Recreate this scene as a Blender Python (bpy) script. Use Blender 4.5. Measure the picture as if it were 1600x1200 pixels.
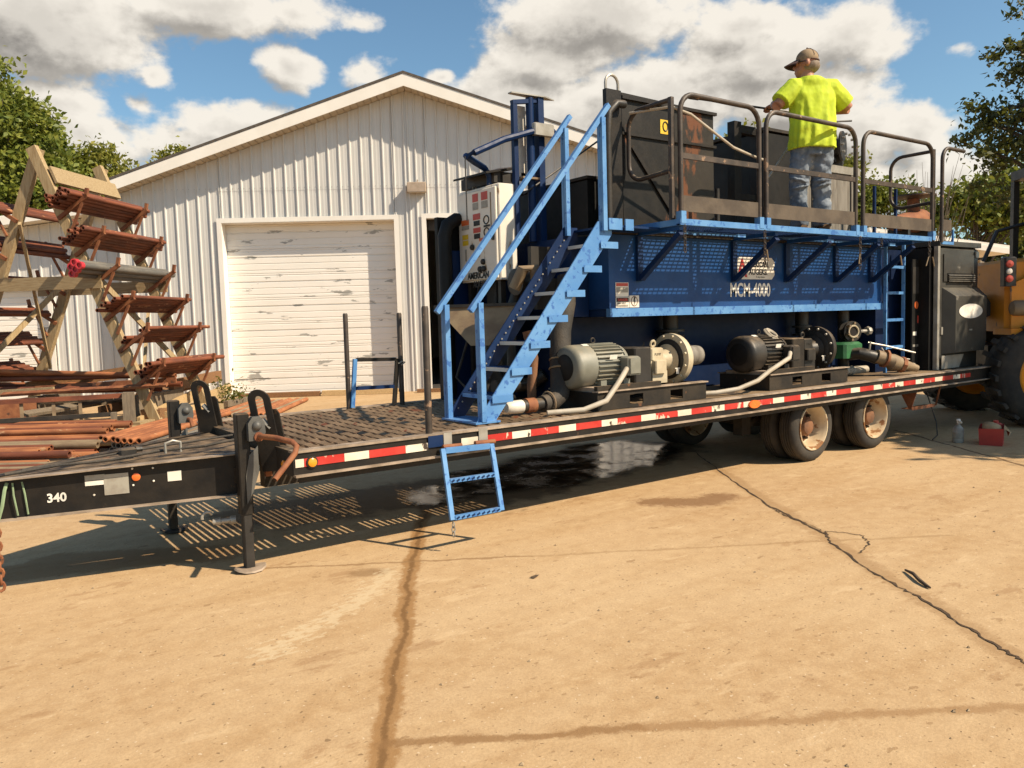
import bpy, math, random
import numpy as np
from mathutils import Vector, Matrix
random.seed(7); RNG = np.random.default_rng(11)
for _o in list(bpy.data.objects): bpy.data.objects.remove(_o)
SC = bpy.context.scene
COL = SC.collection
R = math.radians

# ------------------------------------------------------------------ camera
YAW, PITCH, ROLL, CAMH = R(54.334), R(4.520), R(-1.684), 1.65
_f = Vector((math.cos(YAW)*math.cos(PITCH), math.sin(YAW)*math.cos(PITCH), -math.sin(PITCH)))
_r0 = Vector((math.sin(YAW), -math.cos(YAW), 0)); _u0 = _r0.cross(_f)
_r = _r0*math.cos(ROLL) + _u0*math.sin(ROLL); _u = _r.cross(_f)
cam_d = bpy.data.cameras.new('camera'); cam = bpy.data.objects.new('camera', cam_d); COL.objects.link(cam)
cam_d.sensor_width = 36; cam_d.lens = 36*1250/1600; cam_d.clip_end = 3000; cam_d.clip_start = 0.05
cam.matrix_world = Matrix(((_r.x, _u.x, -_f.x, 0), (_r.y, _u.y, -_f.y, 0), (_r.z, _u.z, -_f.z, CAMH), (0, 0, 0, 1)))
SC.camera = cam

# ------------------------------------------------------------------ light
SUN_TRAVEL = Vector((-.54, .89, -1.0)).normalized()
SUN_EL, SUN_AZ = R(43.8), math.atan2(.54, -.89)
sd = bpy.data.lights.new('sun', 'SUN'); so = bpy.data.objects.new('sun', sd); COL.objects.link(so)
sd.energy = 5.0; sd.angle = R(.55); sd.color = (1.0, .84, .63)
so.rotation_euler = SUN_TRAVEL.to_track_quat('-Z', 'Y').to_euler(); so.location = (12, -15, 25)
SC.view_settings.view_transform = 'Standard'; SC.view_settings.look = 'None'
SC.view_settings.exposure = 0.58; SC.view_settings.gamma = 1.0
SC.view_settings.use_curve_mapping = False
SC.render.engine = 'CYCLES'

# ------------------------------------------------------------------ node helpers
class NT:
    def __init__(s, tree): s.t = tree; s.n = tree.nodes; s.l = tree.links
    def new(s, ty, **kw):
        n = s.n.new(ty)
        for k, v in kw.items(): setattr(n, k, v)
        return n
    def put(s, sock, v):
        if isinstance(v, bpy.types.NodeSocket): s.l.new(v, sock)
        elif v is not None: sock.default_value = v
    def math(s, op, a, b=None, c=None, clamp=False):
        n = s.new('ShaderNodeMath', operation=op, use_clamp=clamp)
        for i, v in enumerate((a, b, c)): s.put(n.inputs[i], v)
        return n.outputs[0]
    def vm(s, op, a, b=None, out=0):
        n = s.new('ShaderNodeVectorMath', operation=op)
        s.put(n.inputs[0], a)
        if b is not None:
            if op == 'SCALE': s.put(n.inputs[3], b)
            else: s.put(n.inputs[1], b)
        return n.outputs[out]
    def noise(s, vec, scale, detail=4, rough=.55, dist=0.0, out=0):
        n = s.new('ShaderNodeTexNoise'); s.put(n.inputs['Vector'], vec)
        n.inputs['Scale'].default_value = scale; n.inputs['Detail'].default_value = detail
        n.inputs['Roughness'].default_value = rough; n.inputs['Distortion'].default_value = dist
        return n.outputs[out]
    def ramp(s, fac, lo, hi, smooth=True):
        n = s.new('ShaderNodeMapRange'); n.interpolation_type = 'SMOOTHSTEP' if smooth else 'LINEAR'
        s.put(n.inputs[0], fac); s.put(n.inputs[1], lo); s.put(n.inputs[2], hi)
        n.inputs[3].default_value = 0; n.inputs[4].default_value = 1
        return n.outputs[0]
    def mix(s, fac, a, b, mode='MIX'):
        n = s.new('ShaderNodeMix', data_type='RGBA', blend_type=mode)
        s.put(n.inputs[0], fac)
        for i, v in ((6, a), (7, b)):
            if isinstance(v, (tuple, list)): v = (*v[:3], 1.0)
            s.put(n.inputs[i], v)
        return n.outputs[2]
    def mapv(s, vec, scale=(1, 1, 1), loc=(0, 0, 0), rot=(0, 0, 0)):
        n = s.new('ShaderNodeMapping'); s.put(n.inputs[0], vec)
        n.inputs[1].default_value = loc; n.inputs[2].default_value = rot; n.inputs[3].default_value = scale
        return n.outputs[0]
    def segdist(s, p, a, b):
        a = Vector((a[0], a[1], 0)); b = Vector((b[0], b[1], 0)); ba = b-a
        pa = s.vm('SUBTRACT', p, tuple(a))
        t = s.math('MULTIPLY', s.vm('DOT_PRODUCT', pa, tuple(ba), 1), 1/ba.length_squared, clamp=True)
        q = s.vm('SUBTRACT', pa, s.vm('SCALE', tuple(ba), t))
        return s.vm('LENGTH', q, out=1)

MATS = {}
def base_nodes(name):
    m = bpy.data.materials.new(name); m.use_nodes = True
    nt = NT(m.node_tree); bs = m.node_tree.nodes['Principled BSDF']
    MATS[name] = m
    return m, nt, bs
def pm(name, c, c2=None, sc=4.0, rough=.6, metal=0.0, bump=0.0, bsc=40.0, stretch=(1, 1, 1), wear=None, dust=None, spec=.5, det=5):
    """procedural paint / metal / wood: c..c2 mottling, wear=(colour, threshold, scale, stretch), dust=(colour, amount)"""
    m, nt, bs = base_nodes(name)
    tc = nt.new('ShaderNodeTexCoord'); oi = nt.new('ShaderNodeObjectInfo')
    off = nt.vm('SCALE', (37.0, 19.0, 53.0), oi.outputs['Random'])
    p = nt.vm('ADD', tc.outputs['Object'], off)
    ps = nt.mapv(p, stretch)
    c2 = c2 or tuple(x*.75 for x in c)
    f = nt.ramp(nt.noise(ps, sc, det), .36, .66)
    col = nt.mix(f, c, c2)
    rv = rough
    if wear:
        wc, thr, ws, wst = wear
        wn = nt.noise(nt.mapv(p, wst, (3, 7, 1)), ws, 6, .62)
        wf = nt.ramp(wn, thr, thr+.035)
        col = nt.mix(wf, col, wc)
    if dust:
        dc, amt = dust
        geo = nt.new('ShaderNodeNewGeometry')
        nz = nt.new('ShaderNodeSeparateXYZ'); nt.put(nz.inputs[0], geo.outputs['Normal'])
        up = nt.ramp(nz.outputs[2], .3, .9)
        dn = nt.ramp(nt.noise(p, 9, 5), .3, .7)
        df = nt.math('MULTIPLY', nt.math('ADD', nt.math('MULTIPLY', up, .93), .07), nt.math('MULTIPLY', dn, amt), clamp=True)
        col = nt.mix(df, col, dc)
    nt.put(bs.inputs['Base Color'], col)
    rn = nt.math('MULTIPLY_ADD', nt.noise(p, 14, 4), .3, rough-.15, clamp=True)
    nt.put(bs.inputs['Roughness'], rn)
    bs.inputs['Metallic'].default_value = metal
    bs.inputs['Specular IOR Level'].default_value = spec
    if bump:
        b = nt.new('ShaderNodeBump'); b.inputs['Strength'].default_value = min(1, bump); b.inputs['Distance'].default_value = .01
        nt.put(b.inputs['Height'], nt.noise(nt.mapv(p, stretch), bsc, 5)); nt.put(bs.inputs['Normal'], b.outputs[0])
    return m

# ------------------------------------------------------------------ mesh builder
def V3(*a): return Vector(a)
def frame_for(t):
    t = t.normalized(); a = Vector((0, 0, 1)) if abs(t.z) < .95 else Vector((1, 0, 0))
    x = a.cross(t).normalized(); y = t.cross(x)
    return x, y
class MB:
    def __init__(s): s.v = []; s.f = []
    def add(s, vs, fs):
        k = len(s.v); s.v.extend(tuple(x) for x in vs); s.f.extend(tuple(i+k for i in f) for f in fs); return s
    def box(s, x0, x1, y0, y1, z0, z1):
        return s.add([(x0, y0, z0), (x1, y0, z0), (x1, y1, z0), (x0, y1, z0), (x0, y0, z1), (x1, y0, z1), (x1, y1, z1), (x0, y1, z1)],
                     [(0, 3, 2, 1), (4, 5, 6, 7), (0, 1, 5, 4), (1, 2, 6, 5), (2, 3, 7, 6), (3, 0, 4, 7)])
    def cbox(s, x0, x1, y0, y1, z0, z1, c=.01):
        """box with chamfered vertical and top edges"""
        def ring(z, i): return [(x0+i+c, y0+i, z), (x1-i-c, y0+i, z), (x1-i, y0+i+c, z), (x1-i, y1-i-c, z), (x1-i-c, y1-i, z), (x0+i+c, y1-i, z), (x0+i, y1-i-c, z), (x0+i, y0+i+c, z)]
        vs = ring(z0, 0)+ring(z1-c, 0)+ring(z1, c)
        fs = [tuple(range(7, -1, -1)), tuple(range(16, 24))]
        for k in (0, 8):
            for i in range(8): j = (i+1) % 8; fs.append((k+i, k+j, k+8+j, k+8+i))
        return s.add(vs, fs)
    def obox(s, O, X, Y, Z):
        """oriented box from centre O with half axes"""
        O, X, Y, Z = map(Vector, (O, X, Y, Z))
        vs = [O+a*X+b*Y+c*Z for c in (-1, 1) for a, b in ((-1, -1), (1, -1), (1, 1), (-1, 1))]
        return s.add(vs, [(0, 3, 2, 1), (4, 5, 6, 7), (0, 1, 5, 4), (1, 2, 6, 5), (2, 3, 7, 6), (3, 0, 4, 7)])
    def bar(s, p, q, w, h, side=None):
        """rectangular bar p->q, w along side, h across"""
        p, q = Vector(p), Vector(q); t = (q-p)
        if side is None: x, y = frame_for(t)
        else:
            x = Vector(side); x = (x - t*(x.dot(t)/t.length_squared)).normalized(); y = t.normalized().cross(x)
        return s.obox((p+q)/2, x*(w/2), y*(h/2), t/2)
    def tube(s, path, r, n=8, caps=True, flat=None, up=None):
        path = [Vector(p) for p in path]; m = len(path)
        rs = [r]*m if isinstance(r, (int, float)) else list(r)
        vs, fs = [], []; px = None
        for i, p in enumerate(path):
            t = (path[min(i+1, m-1)]-path[max(i-1, 0)])
            if up is not None:
                x = Vector(up); t.normalize(); x = (x-t*x.dot(t)).normalized(); y = t.cross(x)
            else:
                x, y = frame_for(t)
                if px is not None:
                    t.normalize(); x = (px-t*px.dot(t)); x = x.normalized() if x.length > 1e-6 else frame_for(t)[0]; y = t.cross(x)
            px = x
            fx, fy = flat[i] if flat else (1, 1)
            for k in range(n):
                a = 2*math.pi*k/n; vs.append(p + x*(math.cos(a)*rs[i]*fx) + y*(math.sin(a)*rs[i]*fy))
        for i in range(m-1):
            for k in range(n): j = (k+1) % n; fs.append((i*n+k, i*n+j, (i+1)*n+j, (i+1)*n+k))
        if caps: fs.append(tuple(range(n-1, -1, -1))); fs.append(tuple((m-1)*n+k for k in range(n)))
        return s.add(vs, fs)
    def cyl(s, p, q, r0, r1=None, n=16): return s.tube([p, q], [r0, r0 if r1 is None else r1], n)
    def pipe(s, p, q, ro, ri, n=10):
        p, q = Vector(p), Vector(q); x, y = frame_for(q-p); vs = []
        for c, r in ((p, ro), (q, ro), (q, ri), (p, ri)):
            for k in range(n): a = 2*math.pi*k/n; vs.append(c+x*math.cos(a)*r+y*math.sin(a)*r)
        fs = []
        for i in range(4):
            for k in range(n): j = (k+1) % n; fs.append((i*n+k, i*n+j, ((i+1) % 4)*n+j, ((i+1) % 4)*n+k))
        return s.add(vs, fs)
    def lathe(s, p, d, prof, n=24, caps=True):
        """prof: list of (t along d, radius)"""
        p = Vector(p); d = Vector(d).normalized(); x, y = frame_for(d); vs, fs = [], []
        for t, r in prof:
            for k in range(n): a = 2*math.pi*k/n; vs.append(p+d*t+x*math.cos(a)*r+y*math.sin(a)*r)
        m = len(prof)
        for i in range(m-1):
            for k in range(n): j = (k+1) % n; fs.append((i*n+k, i*n+j, (i+1)*n+j, (i+1)*n+k))
        if caps: fs.append(tuple(range(n-1, -1, -1))); fs.append(tuple((m-1)*n+k for k in range(n)))
        return s.add(vs, fs)
    def prism(s, pts, O, U, W, th):
        """polygon pts (u,w) on plane O,U,W extruded by th along UxW (centred on the plane's back side)"""
        O, U, W = Vector(O), Vector(U), Vector(W); N = U.cross(W).normalized(); n = len(pts)
        vs = [O+U*a+W*b for a, b in pts]+[O+U*a+W*b+N*th for a, b in pts]
        fs = [tuple(range(n-1, -1, -1)), tuple(range(n, 2*n))]+[(i, (i+1) % n, n+(i+1) % n, n+i) for i in range(n)]
        return s.add(vs, fs)
    def ring(s, c, axis, r, tr, n=14, m=6, sx=1.0, up=None):
        c = Vector(c); d = Vector(axis).normalized()
        if up is not None: y = Vector(up).normalized(); x = y.cross(d)
        else: x, y = frame_for(d)
        vs, fs = [], []
        for i in range(n):
            a = 2*math.pi*i/n; e = x*math.cos(a)+y*math.sin(a); ce = c+x*math.cos(a)*r+y*math.sin(a)*r*sx
            for k in range(m): b = 2*math.pi*k/m; vs.append(ce+e*math.cos(b)*tr+d*math.sin(b)*tr)
        for i in range(n):
            for k in range(m): fs.append((i*m+k, ((i+1) % n)*m+k, ((i+1) % n)*m+(k+1) % m, i*m+(k+1) % m))
        return s.add(vs, fs)
    def ball(s, c, r, n=12, m=8, sc=(1, 1, 1)):
        c = Vector(c); vs, fs = [], []
        for i in range(m+1):
            th = math.pi*i/m
            for k in range(n):
                a = 2*math.pi*k/n; vs.append(c+Vector((math.sin(th)*math.cos(a)*r*sc[0], math.sin(th)*math.sin(a)*r*sc[1], math.cos(th)*r*sc[2])))
        for i in range(m):
            for k in range(n): j = (k+1) % n; fs.append((i*n+k, (i+1)*n+k, (i+1)*n+j, i*n+j))
        return s.add(vs, fs)

# ------------------------------------------------------------------ object helpers
WM, LOCAL = {}, set()
def thing(name, label, cat, loc=(0, 0, 0), rz=0.0, group=None, local=False):
    o = bpy.data.objects.new(name, None); COL.objects.link(o)
    o.empty_display_size = .2; o.location = loc; o.rotation_euler = (0, 0, rz)
    o['label'] = label; o['category'] = cat
    if group: o['group'] = group
    WM[o.name] = Matrix.Translation(loc) @ Matrix.Rotation(rz, 4, 'Z')
    if local: LOCAL.add(o.name)
    return o
def mk_mesh(name, mb, mat, sharp=38, smooth=True):
    me = bpy.data.meshes.new(name)
    me.from_pydata([tuple(v) for v in mb.v], [], mb.f); me.update()
    if smooth and len(me.polygons):
        me.polygons.foreach_set('use_smooth', [True]*len(me.polygons))
        me.set_sharp_from_angle(angle=R(sharp))
    if mat: me.materials.append(MATS[mat])
    return me
def part(name, mb, mat, parent, label=None, kind=None, sharp=38):
    pn = parent.name
    if pn in WM and pn not in LOCAL:
        inv = WM[pn].inverted(); mb.v = [tuple(inv @ Vector(v)) for v in mb.v]
    o = bpy.data.objects.new(name, mk_mesh(name, mb, mat, sharp)); COL.objects.link(o); o.parent = parent
    WM[o.name] = WM.get(pn, Matrix.Identity(4))
    if pn in LOCAL: LOCAL.add(o.name)
    if label: o['label'] = label
    if kind: o['kind'] = kind
    return o
def solo(name, mb, mat, label=None, cat=None, group=None, kind=None, recentre=True, sharp=38):
    loc = Vector((0, 0, 0))
    if recentre and mb.v:
        a = np.array(mb.v); loc = Vector(((a[:, 0].min()+a[:, 0].max())/2, (a[:, 1].min()+a[:, 1].max())/2, a[:, 2].min()))
        mb.v = [tuple(Vector(v)-loc) for v in mb.v]
    o = bpy.data.objects.new(name, mk_mesh(name, mb, mat, sharp)); COL.objects.link(o); o.location = loc
    WM[o.name] = Matrix.Translation(loc)
    if label: o['label'] = label
    if cat: o['category'] = cat
    if group: o['group'] = group
    if kind: o['kind'] = kind
    return o
def copy_part(src, parent, loc=(0, 0, 0), rot=(0, 0, 0), name=None):
    c = src.copy(); COL.objects.link(c); c.parent = parent; c.location = loc; c.rotation_euler = rot
    return c
def text(name, body, size, O, U, Wv, mat, parent, xs=1.0, bold=.0, centre=False):
    cu = bpy.data.curves.new('tmp_text', 'FONT'); cu.body = body; cu.size = size; cu.extrude = .0006; cu.offset = bold
    cu.align_x = 'CENTER' if centre else 'LEFT'; cu.resolution_u = 3
    to = bpy.data.objects.new('tmp_text', cu); COL.objects.link(to)
    me = bpy.data.meshes.new_from_object(to.evaluated_get(bpy.context.evaluated_depsgraph_get()))
    bpy.data.objects.remove(to); bpy.data.curves.remove(cu)
    mb = MB(); O, U, Wv = Vector(O), Vector(U).normalized(), Vector(Wv).normalized(); N = U.cross(Wv)
    mb.v = [tuple(O+U*(v.co.x*xs)+Wv*v.co.y+N*v.co.z) for v in me.vertices]; mb.f = [tuple(p.vertices) for p in me.polygons]
    bpy.data.meshes.remove(me)
    return part(name, mb, mat, parent)
def decal(mb, O, U, Wv, u0, u1, w0, w1, th=.0015):
    mb.prism([(u0, w0), (u1, w0), (u1, w1), (u0, w1)], O, U, Wv, th); return mb
def arc(c, r, a0, a1, n, U, W):
    c, U, W = Vector(c), Vector(U), Vector(W)
    return [c+U*(r*math.cos(a0+(a1-a0)*i/n))+W*(r*math.sin(a0+(a1-a0)*i/n)) for i in range(n+1)]
def chain_mb(p, n, link=.05, tr=.006, d=(0, 0, -1), mb=None):
    mb = mb or MB(); p = Vector(p); d = Vector(d).normalized(); x, y = frame_for(d)
    for i in range(n): mb.ring(p+d*(link*.72*(i+.5)), x if i % 2 else y, link*.32, tr, 8, 5, 1.55, up=d)
    return mb
# ------------------------------------------------------------------ world: Nishita sky with procedural clouds
CLOUDS = [(83.2, 18.2, 7.6, 3.7, 1.3), (83.9, 13.6, 4.6, 2.1, 1.0), (81.9, 11.9, 4.0, 2.2, 1.0), (73.6, 20.0, 7.2, 1.9, 1.15), (67.9, 20.0, 2.5, 1.6, 0.8), (69.0, 16.7, 2.4, 1.5, 0.95), (77.0, 15.9, 1.1, 0.8, 0.6), (77.9, 14.0, 1.1, 0.8, 0.6), (71.2, 12.9, 7.2, 2.1, 1.1), (75.3, 11.6, 4.8, 1.8, 0.9), (80.3, 12.6, 1.6, 1.1, 0.8), (63.6, 16.7, 1.7, 1.0, 0.7), (58.6, 16.6, 1.2, 0.7, 0.8), (64.2, 19.7, 1.7, 0.7, 0.45), (47.8, 19.7, 8.6, 2.8, 1.2), (51.4, 17.6, 4.9, 2.3, 1.1), (53.7, 15.3, 4.9, 2.4, 1.1), (44.9, 14.2, 10.8, 3.4, 1.2), (36.9, 16.3, 7.0, 2.6, 1.15), (38.5, 18.5, 4.8, 1.7, 1.0), (31.4, 16.9, 4.0, 2.2, 1.0), (34.1, 13.1, 6.0, 3.1, 1.1), (31.0, 11.0, 3.3, 2.7, 1.0), (27.6, 10.6, 2.6, 2.3, 1.0), (25.8, 7.9, 4.0, 2.3, 1.0), (30.6, 7.6, 5.8, 2.4, 1.0), (39.4, 8.7, 8.1, 2.5, 0.9), (25.3, 15.4, 1.0, 0.5, 0.3)]
def make_world():
    w = bpy.data.worlds.new('World'); SC.world = w; w.use_nodes = True
    # density group: azimuth/elevation (degrees) -> cloud density
    g = bpy.data.node_groups.new('cloud_density', 'ShaderNodeTree')
    g.interface.new_socket('P', in_out='INPUT', socket_type='NodeSocketVector')
    g.interface.new_socket('D', in_out='OUTPUT', socket_type='NodeSocketFloat')
    nt = NT(g); gi = nt.new('NodeGroupInput'); go = nt.new('NodeGroupOutput'); P = gi.outputs[0]
    wn = nt.vm('SUBTRACT', nt.noise(nt.mapv(P, (.16, .28, 1)), 1.0, 3, out=1), (.5, .5, .5))
    PW = nt.vm('ADD', P, nt.vm('MULTIPLY', wn, (3.2, 1.8, 0)))
    best = None
    for az, el, rx, ry, wt in CLOUDS:
        d = nt.vm('LENGTH', nt.vm('MULTIPLY', nt.vm('SUBTRACT', PW, (az, el, 0)), (1/rx, 1/ry, 0)), out=1)
        v = nt.math('MULTIPLY_ADD', d, -wt, wt)
        best = v if best is None else nt.math('SMOOTH_MAX', best, v, .25)
    # clouds over the rest of the sky, outside the hand-placed ones
    sp = nt.new('ShaderNodeSeparateXYZ'); nt.put(sp.inputs[0], P)
    out = nt.ramp(nt.math('ABSOLUTE', nt.math('SUBTRACT', sp.outputs[0], 53.7)), 36, 44)
    hi = nt.ramp(sp.outputs[1], 23, 27); outside = nt.math('MAXIMUM', out, hi)
    low = nt.noise(nt.mapv(P, (.05, .11, 1)), 1.0, 3)
    gen = nt.math('MULTIPLY', nt.math('SUBTRACT', nt.math('MULTIPLY', low, 5.0), 3.2), outside)
    best = nt.math('MAXIMUM', best, nt.math('ADD', gen, nt.math('MULTIPLY_ADD', outside, 3.0, -3.0)))
    n1 = nt.noise(nt.mapv(P, (.32, .46, 1)), 1.0, 8, .56)
    n2 = nt.noise(nt.mapv(P, (1.1, 1.5, 1), (31, 7, 0)), 1.0, 6, .55)
    nn = nt.math('ADD', nt.math('MULTIPLY_ADD', n1, 1.25, -.60), nt.math('MULTIPLY_ADD', n2, .40, -.22))
    nt.put(go.inputs[0], nt.math('ADD', best, nn))
    # world tree
    t = NT(w.node_tree); w.node_tree.nodes.clear()
    tc = t.new('ShaderNodeTexCoord'); d = t.new('ShaderNodeSeparateXYZ'); t.put(d.inputs[0], tc.outputs['Generated'])
    az = t.math('MULTIPLY', t.math('ARCTAN2', d.outputs[1], d.outputs[0]), 180/math.pi)
    el = t.math('MULTIPLY', t.math('ARCSINE', d.outputs[2]), 180/math.pi)
    cb = t.new('ShaderNodeCombineXYZ'); t.put(cb.inputs[0], az); t.put(cb.inputs[1], el)
    g1 = t.new('ShaderNodeGroup'); g1.node_tree = g; t.put(g1.inputs[0], cb.outputs[0])
    g2 = t.new('ShaderNodeGroup'); g2.node_tree = g; t.put(g2.inputs[0], t.vm('ADD', cb.outputs[0], (-1.0, 1.3, 0)))
    dens = g1.outputs[0]
    cover = t.ramp(dens, -.05, .36)
    lit = t.math('SUBTRACT', dens, g2.outputs[0])            # towards the sun the cloud thins: bright rim
    litf = t.ramp(lit, -.60, .36)
    thick = t.ramp(dens, .3, 1.2)
    shade = t.math('SUBTRACT', t.math('MULTIPLY_ADD', litf, .78, .30), t.math('MULTIPLY', thick, .40), clamp=True)
    ccol = t.mix(shade, (.20, .18, .16), (1.0, .93, .82))
    sky = t.new('ShaderNodeTexSky', sky_type='NISHITA'); sky.sun_disc = False
    sky.sun_elevation = SUN_EL; sky.sun_rotation = SUN_AZ; sky.altitude = 200; sky.air_density = 1.0; sky.dust_density = .9; sky.ozone_density = 1.0
    b1 = t.new('ShaderNodeBackground'); t.put(b1.inputs[0], t.mix(1.0, sky.outputs[0], (.82, 1.0, 1.0), 'MULTIPLY')); b1.inputs[1].default_value = .092
    b2 = t.new('ShaderNodeBackground'); t.put(b2.inputs[0], ccol); b2.inputs[1].default_value = .64
    mx = t.new('ShaderNodeMixShader'); t.put(mx.inputs[0], t.math('MULTIPLY', cover, .97)); t.put(mx.inputs[1], b1.outputs[0]); t.put(mx.inputs[2], b2.outputs[0])
    o = t.new('ShaderNodeOutputWorld'); t.put(o.inputs[0], mx.outputs[0])
make_world()

# ------------------------------------------------------------------ materials
RUST = (.17, .055, .022)
pm('black_paint', (.009, .008, .0075), (.015, .013, .011), 3, .5, bump=.15, wear=((.06, .035, .02), .69, 5, (1, 1, 1)), dust=((.20, .14, .085), .7), spec=.25)
pm('black_dusty', (.016, .014, .012), (.032, .026, .019), 2.2, .6, spec=.25, bump=.2, wear=((.13, .06, .03), .64, 4, (1, 1, 1)), dust=((.24, .165, .10), .9))
pm('dusty_flange', (.36, .28, .21), (.20, .15, .105), 6, .7, bump=.2)
pm('deck_grating', (.15, .095, .05), (.26, .17, .095), 3, .75, bump=.4, wear=(RUST, .6, 4, (1, 1, 1)))
pm('deck_plate', (.13, .085, .045), (.23, .155, .085), 1.6, .8, bump=.4, bsc=60, wear=((.05, .035, .025), .57, 2.5, (1, 1, 1)))
pm('tape_red', (.42, .02, .015), (.50, .04, .03), 5, .4, wear=((.55, .47, .36), .585, 11, (1, 1, .5)))
pm('tape_white', (.72, .66, .54), (.60, .52, .40), 5, .4, wear=((.05, .035, .025), .59, 12, (1, 1, .6)))
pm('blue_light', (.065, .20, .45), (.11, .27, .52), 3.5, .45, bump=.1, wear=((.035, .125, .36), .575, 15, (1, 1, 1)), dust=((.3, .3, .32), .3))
pm('blue_shaded', (.002, .010, .038), (.004, .014, .05), 2.0, .5, spec=.25, wear=((.05, .04, .035), .70, 5, (1, 1, .5)))  # tank blue darkened: shade of the recessed lower hull is in the colour
pm('blue_deep', (.005, .042, .155), (.008, .060, .205), 2.0, .45, spec=.3, bump=.08, wear=((.09, .15, .28), .70, 7, (1, 1, .5)), dust=((.16, .13, .11), .35))
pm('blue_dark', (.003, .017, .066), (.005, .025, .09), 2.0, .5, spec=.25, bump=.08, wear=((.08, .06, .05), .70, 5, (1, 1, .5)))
pm('white_paint', (.78, .74, .66), (.68, .63, .55), 3, .5)
pm('panel_white', (.74, .69, .60), (.62, .57, .49), 2, .45, wear=((.30, .19, .10), .66, 3.5, (1, 1, .35)))
pm('letter_white', (.80, .76, .68), None, 6, .5, wear=((.42, .36, .28), .62, 22, (1, 1, .5)))
pm('letter_black', (.02, .018, .016), None, 6, .6)
pm('letter_red', (.45, .03, .025), None, 6, .5)
pm('sticker_orange', (.58, .13, .03), (.5, .1, .03), 9, .4)
pm('sticker_yellow', (.66, .45, .03), (.55, .36, .03), 9, .4)
pm('sticker_red', (.50, .06, .035), (.42, .06, .04), 12, .5)
pm('sticker_grey', (.32, .30, .25), (.25, .22, .18), 14, .5)
pm('amber_lens', (.85, .33, .02), (.70, .24, .02), 8, .2)
pm('lamp_orange', (.80, .17, .03), (.62, .12, .03), 8, .25)
pm('rust_steel', RUST, (.26, .10, .04), 7, .8, bump=.4, wear=((.08, .035, .02), .6, 6, (1, 1, 1)))
pm('rust_pipe', (.20, .058, .024), (.10, .030, .015), 5, .75, bump=.3, stretch=(.35, 1, 1), wear=((.36, .17, .08), .63, 6, (.4, 1, 1)))
pm('rust_pipe_pale', (.36, .135, .05), (.21, .072, .028), 5, .78, bump=.3, stretch=(.35, 1, 1), wear=((.40, .22, .11), .63, 6, (.4, 1, 1)))
pm('grey_pipe', (.10, .095, .085), (.16, .145, .12), 5, .55, bump=.1, stretch=(.4, 1, 1))
pm('tan_pipe', (.26, .19, .11), (.18, .12, .07), 6, .7, bump=.2, stretch=(.4, 1, 1))
pm('bore_shade', (.012, .008, .006), None, 4, .9)  # dark discs stand for the shade inside open pipe ends
pm('red_cap', (.62, .035, .05), (.5, .03, .04), 8, .4)
pm('lumber', (.40, .30, .165), (.30, .205, .10), 9, .8, bump=.3, bsc=24, stretch=(6, 6, .5), wear=((.17, .10, .05), .66, 5, (4, 4, .5)))
pm('lumber_flat', (.36, .27, .15), (.26, .18, .09), 9, .8, bump=.3, bsc=24, stretch=(.5, 7, 7), wear=((.18, .11, .055), .66, 5, (.5, 4, 4)))
pm('lumber_fresh', (.52, .37, .19), (.42, .28, .13), 8, .8, bump=.25, bsc=24, stretch=(.5, 7, 7))
pm('lumber_brown', (.25, .125, .05), (.16, .08, .035), 8, .85, bump=.3, bsc=24, stretch=(.5, 7, 7))
pm('lumber_grey', (.20, .155, .105), (.13, .10, .07), 8, .85, bump=.4, bsc=24, stretch=(6, 6, .6))
pm('siding_white', (.60, .588, .56), (.575, .56, .53), 1.2, .5)
pm('trim_white', (.82, .785, .72), (.78, .74, .67), 2, .5)
pm('soffit', (.50, .44, .35), (.42, .36, .28), 5, .7)
pm('shingle', (.07, .06, .05), (.11, .09, .075), 8, .9, bump=.4)
pm('door_white', (.82, .785, .725), (.79, .755, .69), 1.6, .5, wear=((.36, .35, .32), .612, 1.5, (1.0, 1, 4.2)))
pm('interior_dark', (.05, .045, .04), (.035, .03, .028), 1, .9)
pm('fixture_tan', (.42, .33, .25), (.34, .26, .19), 8, .5)
pm('motor_grey', (.20, .20, .165), (.15, .15, .12), 5, .5, bump=.05, dust=((.32, .25, .16), .55))
pm('cream_iron', (.50, .43, .30), (.40, .33, .22), 5, .55, bump=.15, dust=((.42, .31, .19), .4), wear=((.20, .13, .07), .68, 6, (1, 1, 1)))
pm('dark_iron', (.016, .015, .014), (.035, .03, .025), 4, .45, spec=.4, bump=.15, dust=((.25, .18, .11), .55))
pm('guard_black', (.032, .029, .026), (.022, .02, .018), 6, .55, spec=.3, dust=((.2, .15, .1), .3))
pm('hose_black', (.02, .018, .016), (.05, .04, .03), 5, .75, bump=.5, bsc=70, dust=((.2, .15, .1), .4))
pm('conduit', (.42, .37, .30), (.34, .29, .22), 6, .6)
pm('galv', (.36, .34, .30), (.27, .25, .21), 8, .45, metal=.3, dust=((.35, .26, .16), .3))
pm('rail_brown', (.028, .020, .015), (.06, .042, .03), 8, .55, bump=.15, wear=((.24, .15, .09), .62, 9, (1, 1, 1)), dust=((.34, .26, .18), .5))
pm('toe_board', (.095, .072, .05), (.055, .04, .028), 4, .75, bump=.2, wear=((.28, .14, .06), .63, 3, (1, 1, .4)))
pm('black_box', (.008, .0075, .007), (.032, .027, .021), 1.3, .5, spec=.25, bump=.2, stretch=(1, 1, .5), wear=((.13, .05, .022), .57, 1.7, (1, 1, .45)), dust=((.2, .15, .1), .4))
pm('grey_box', (.21, .19, .16), (.12, .105, .085), 5, .7, bump=.2, stretch=(4, 4, .4), wear=((.09, .07, .05), .62, 4, (6, 6, .4)))
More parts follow.
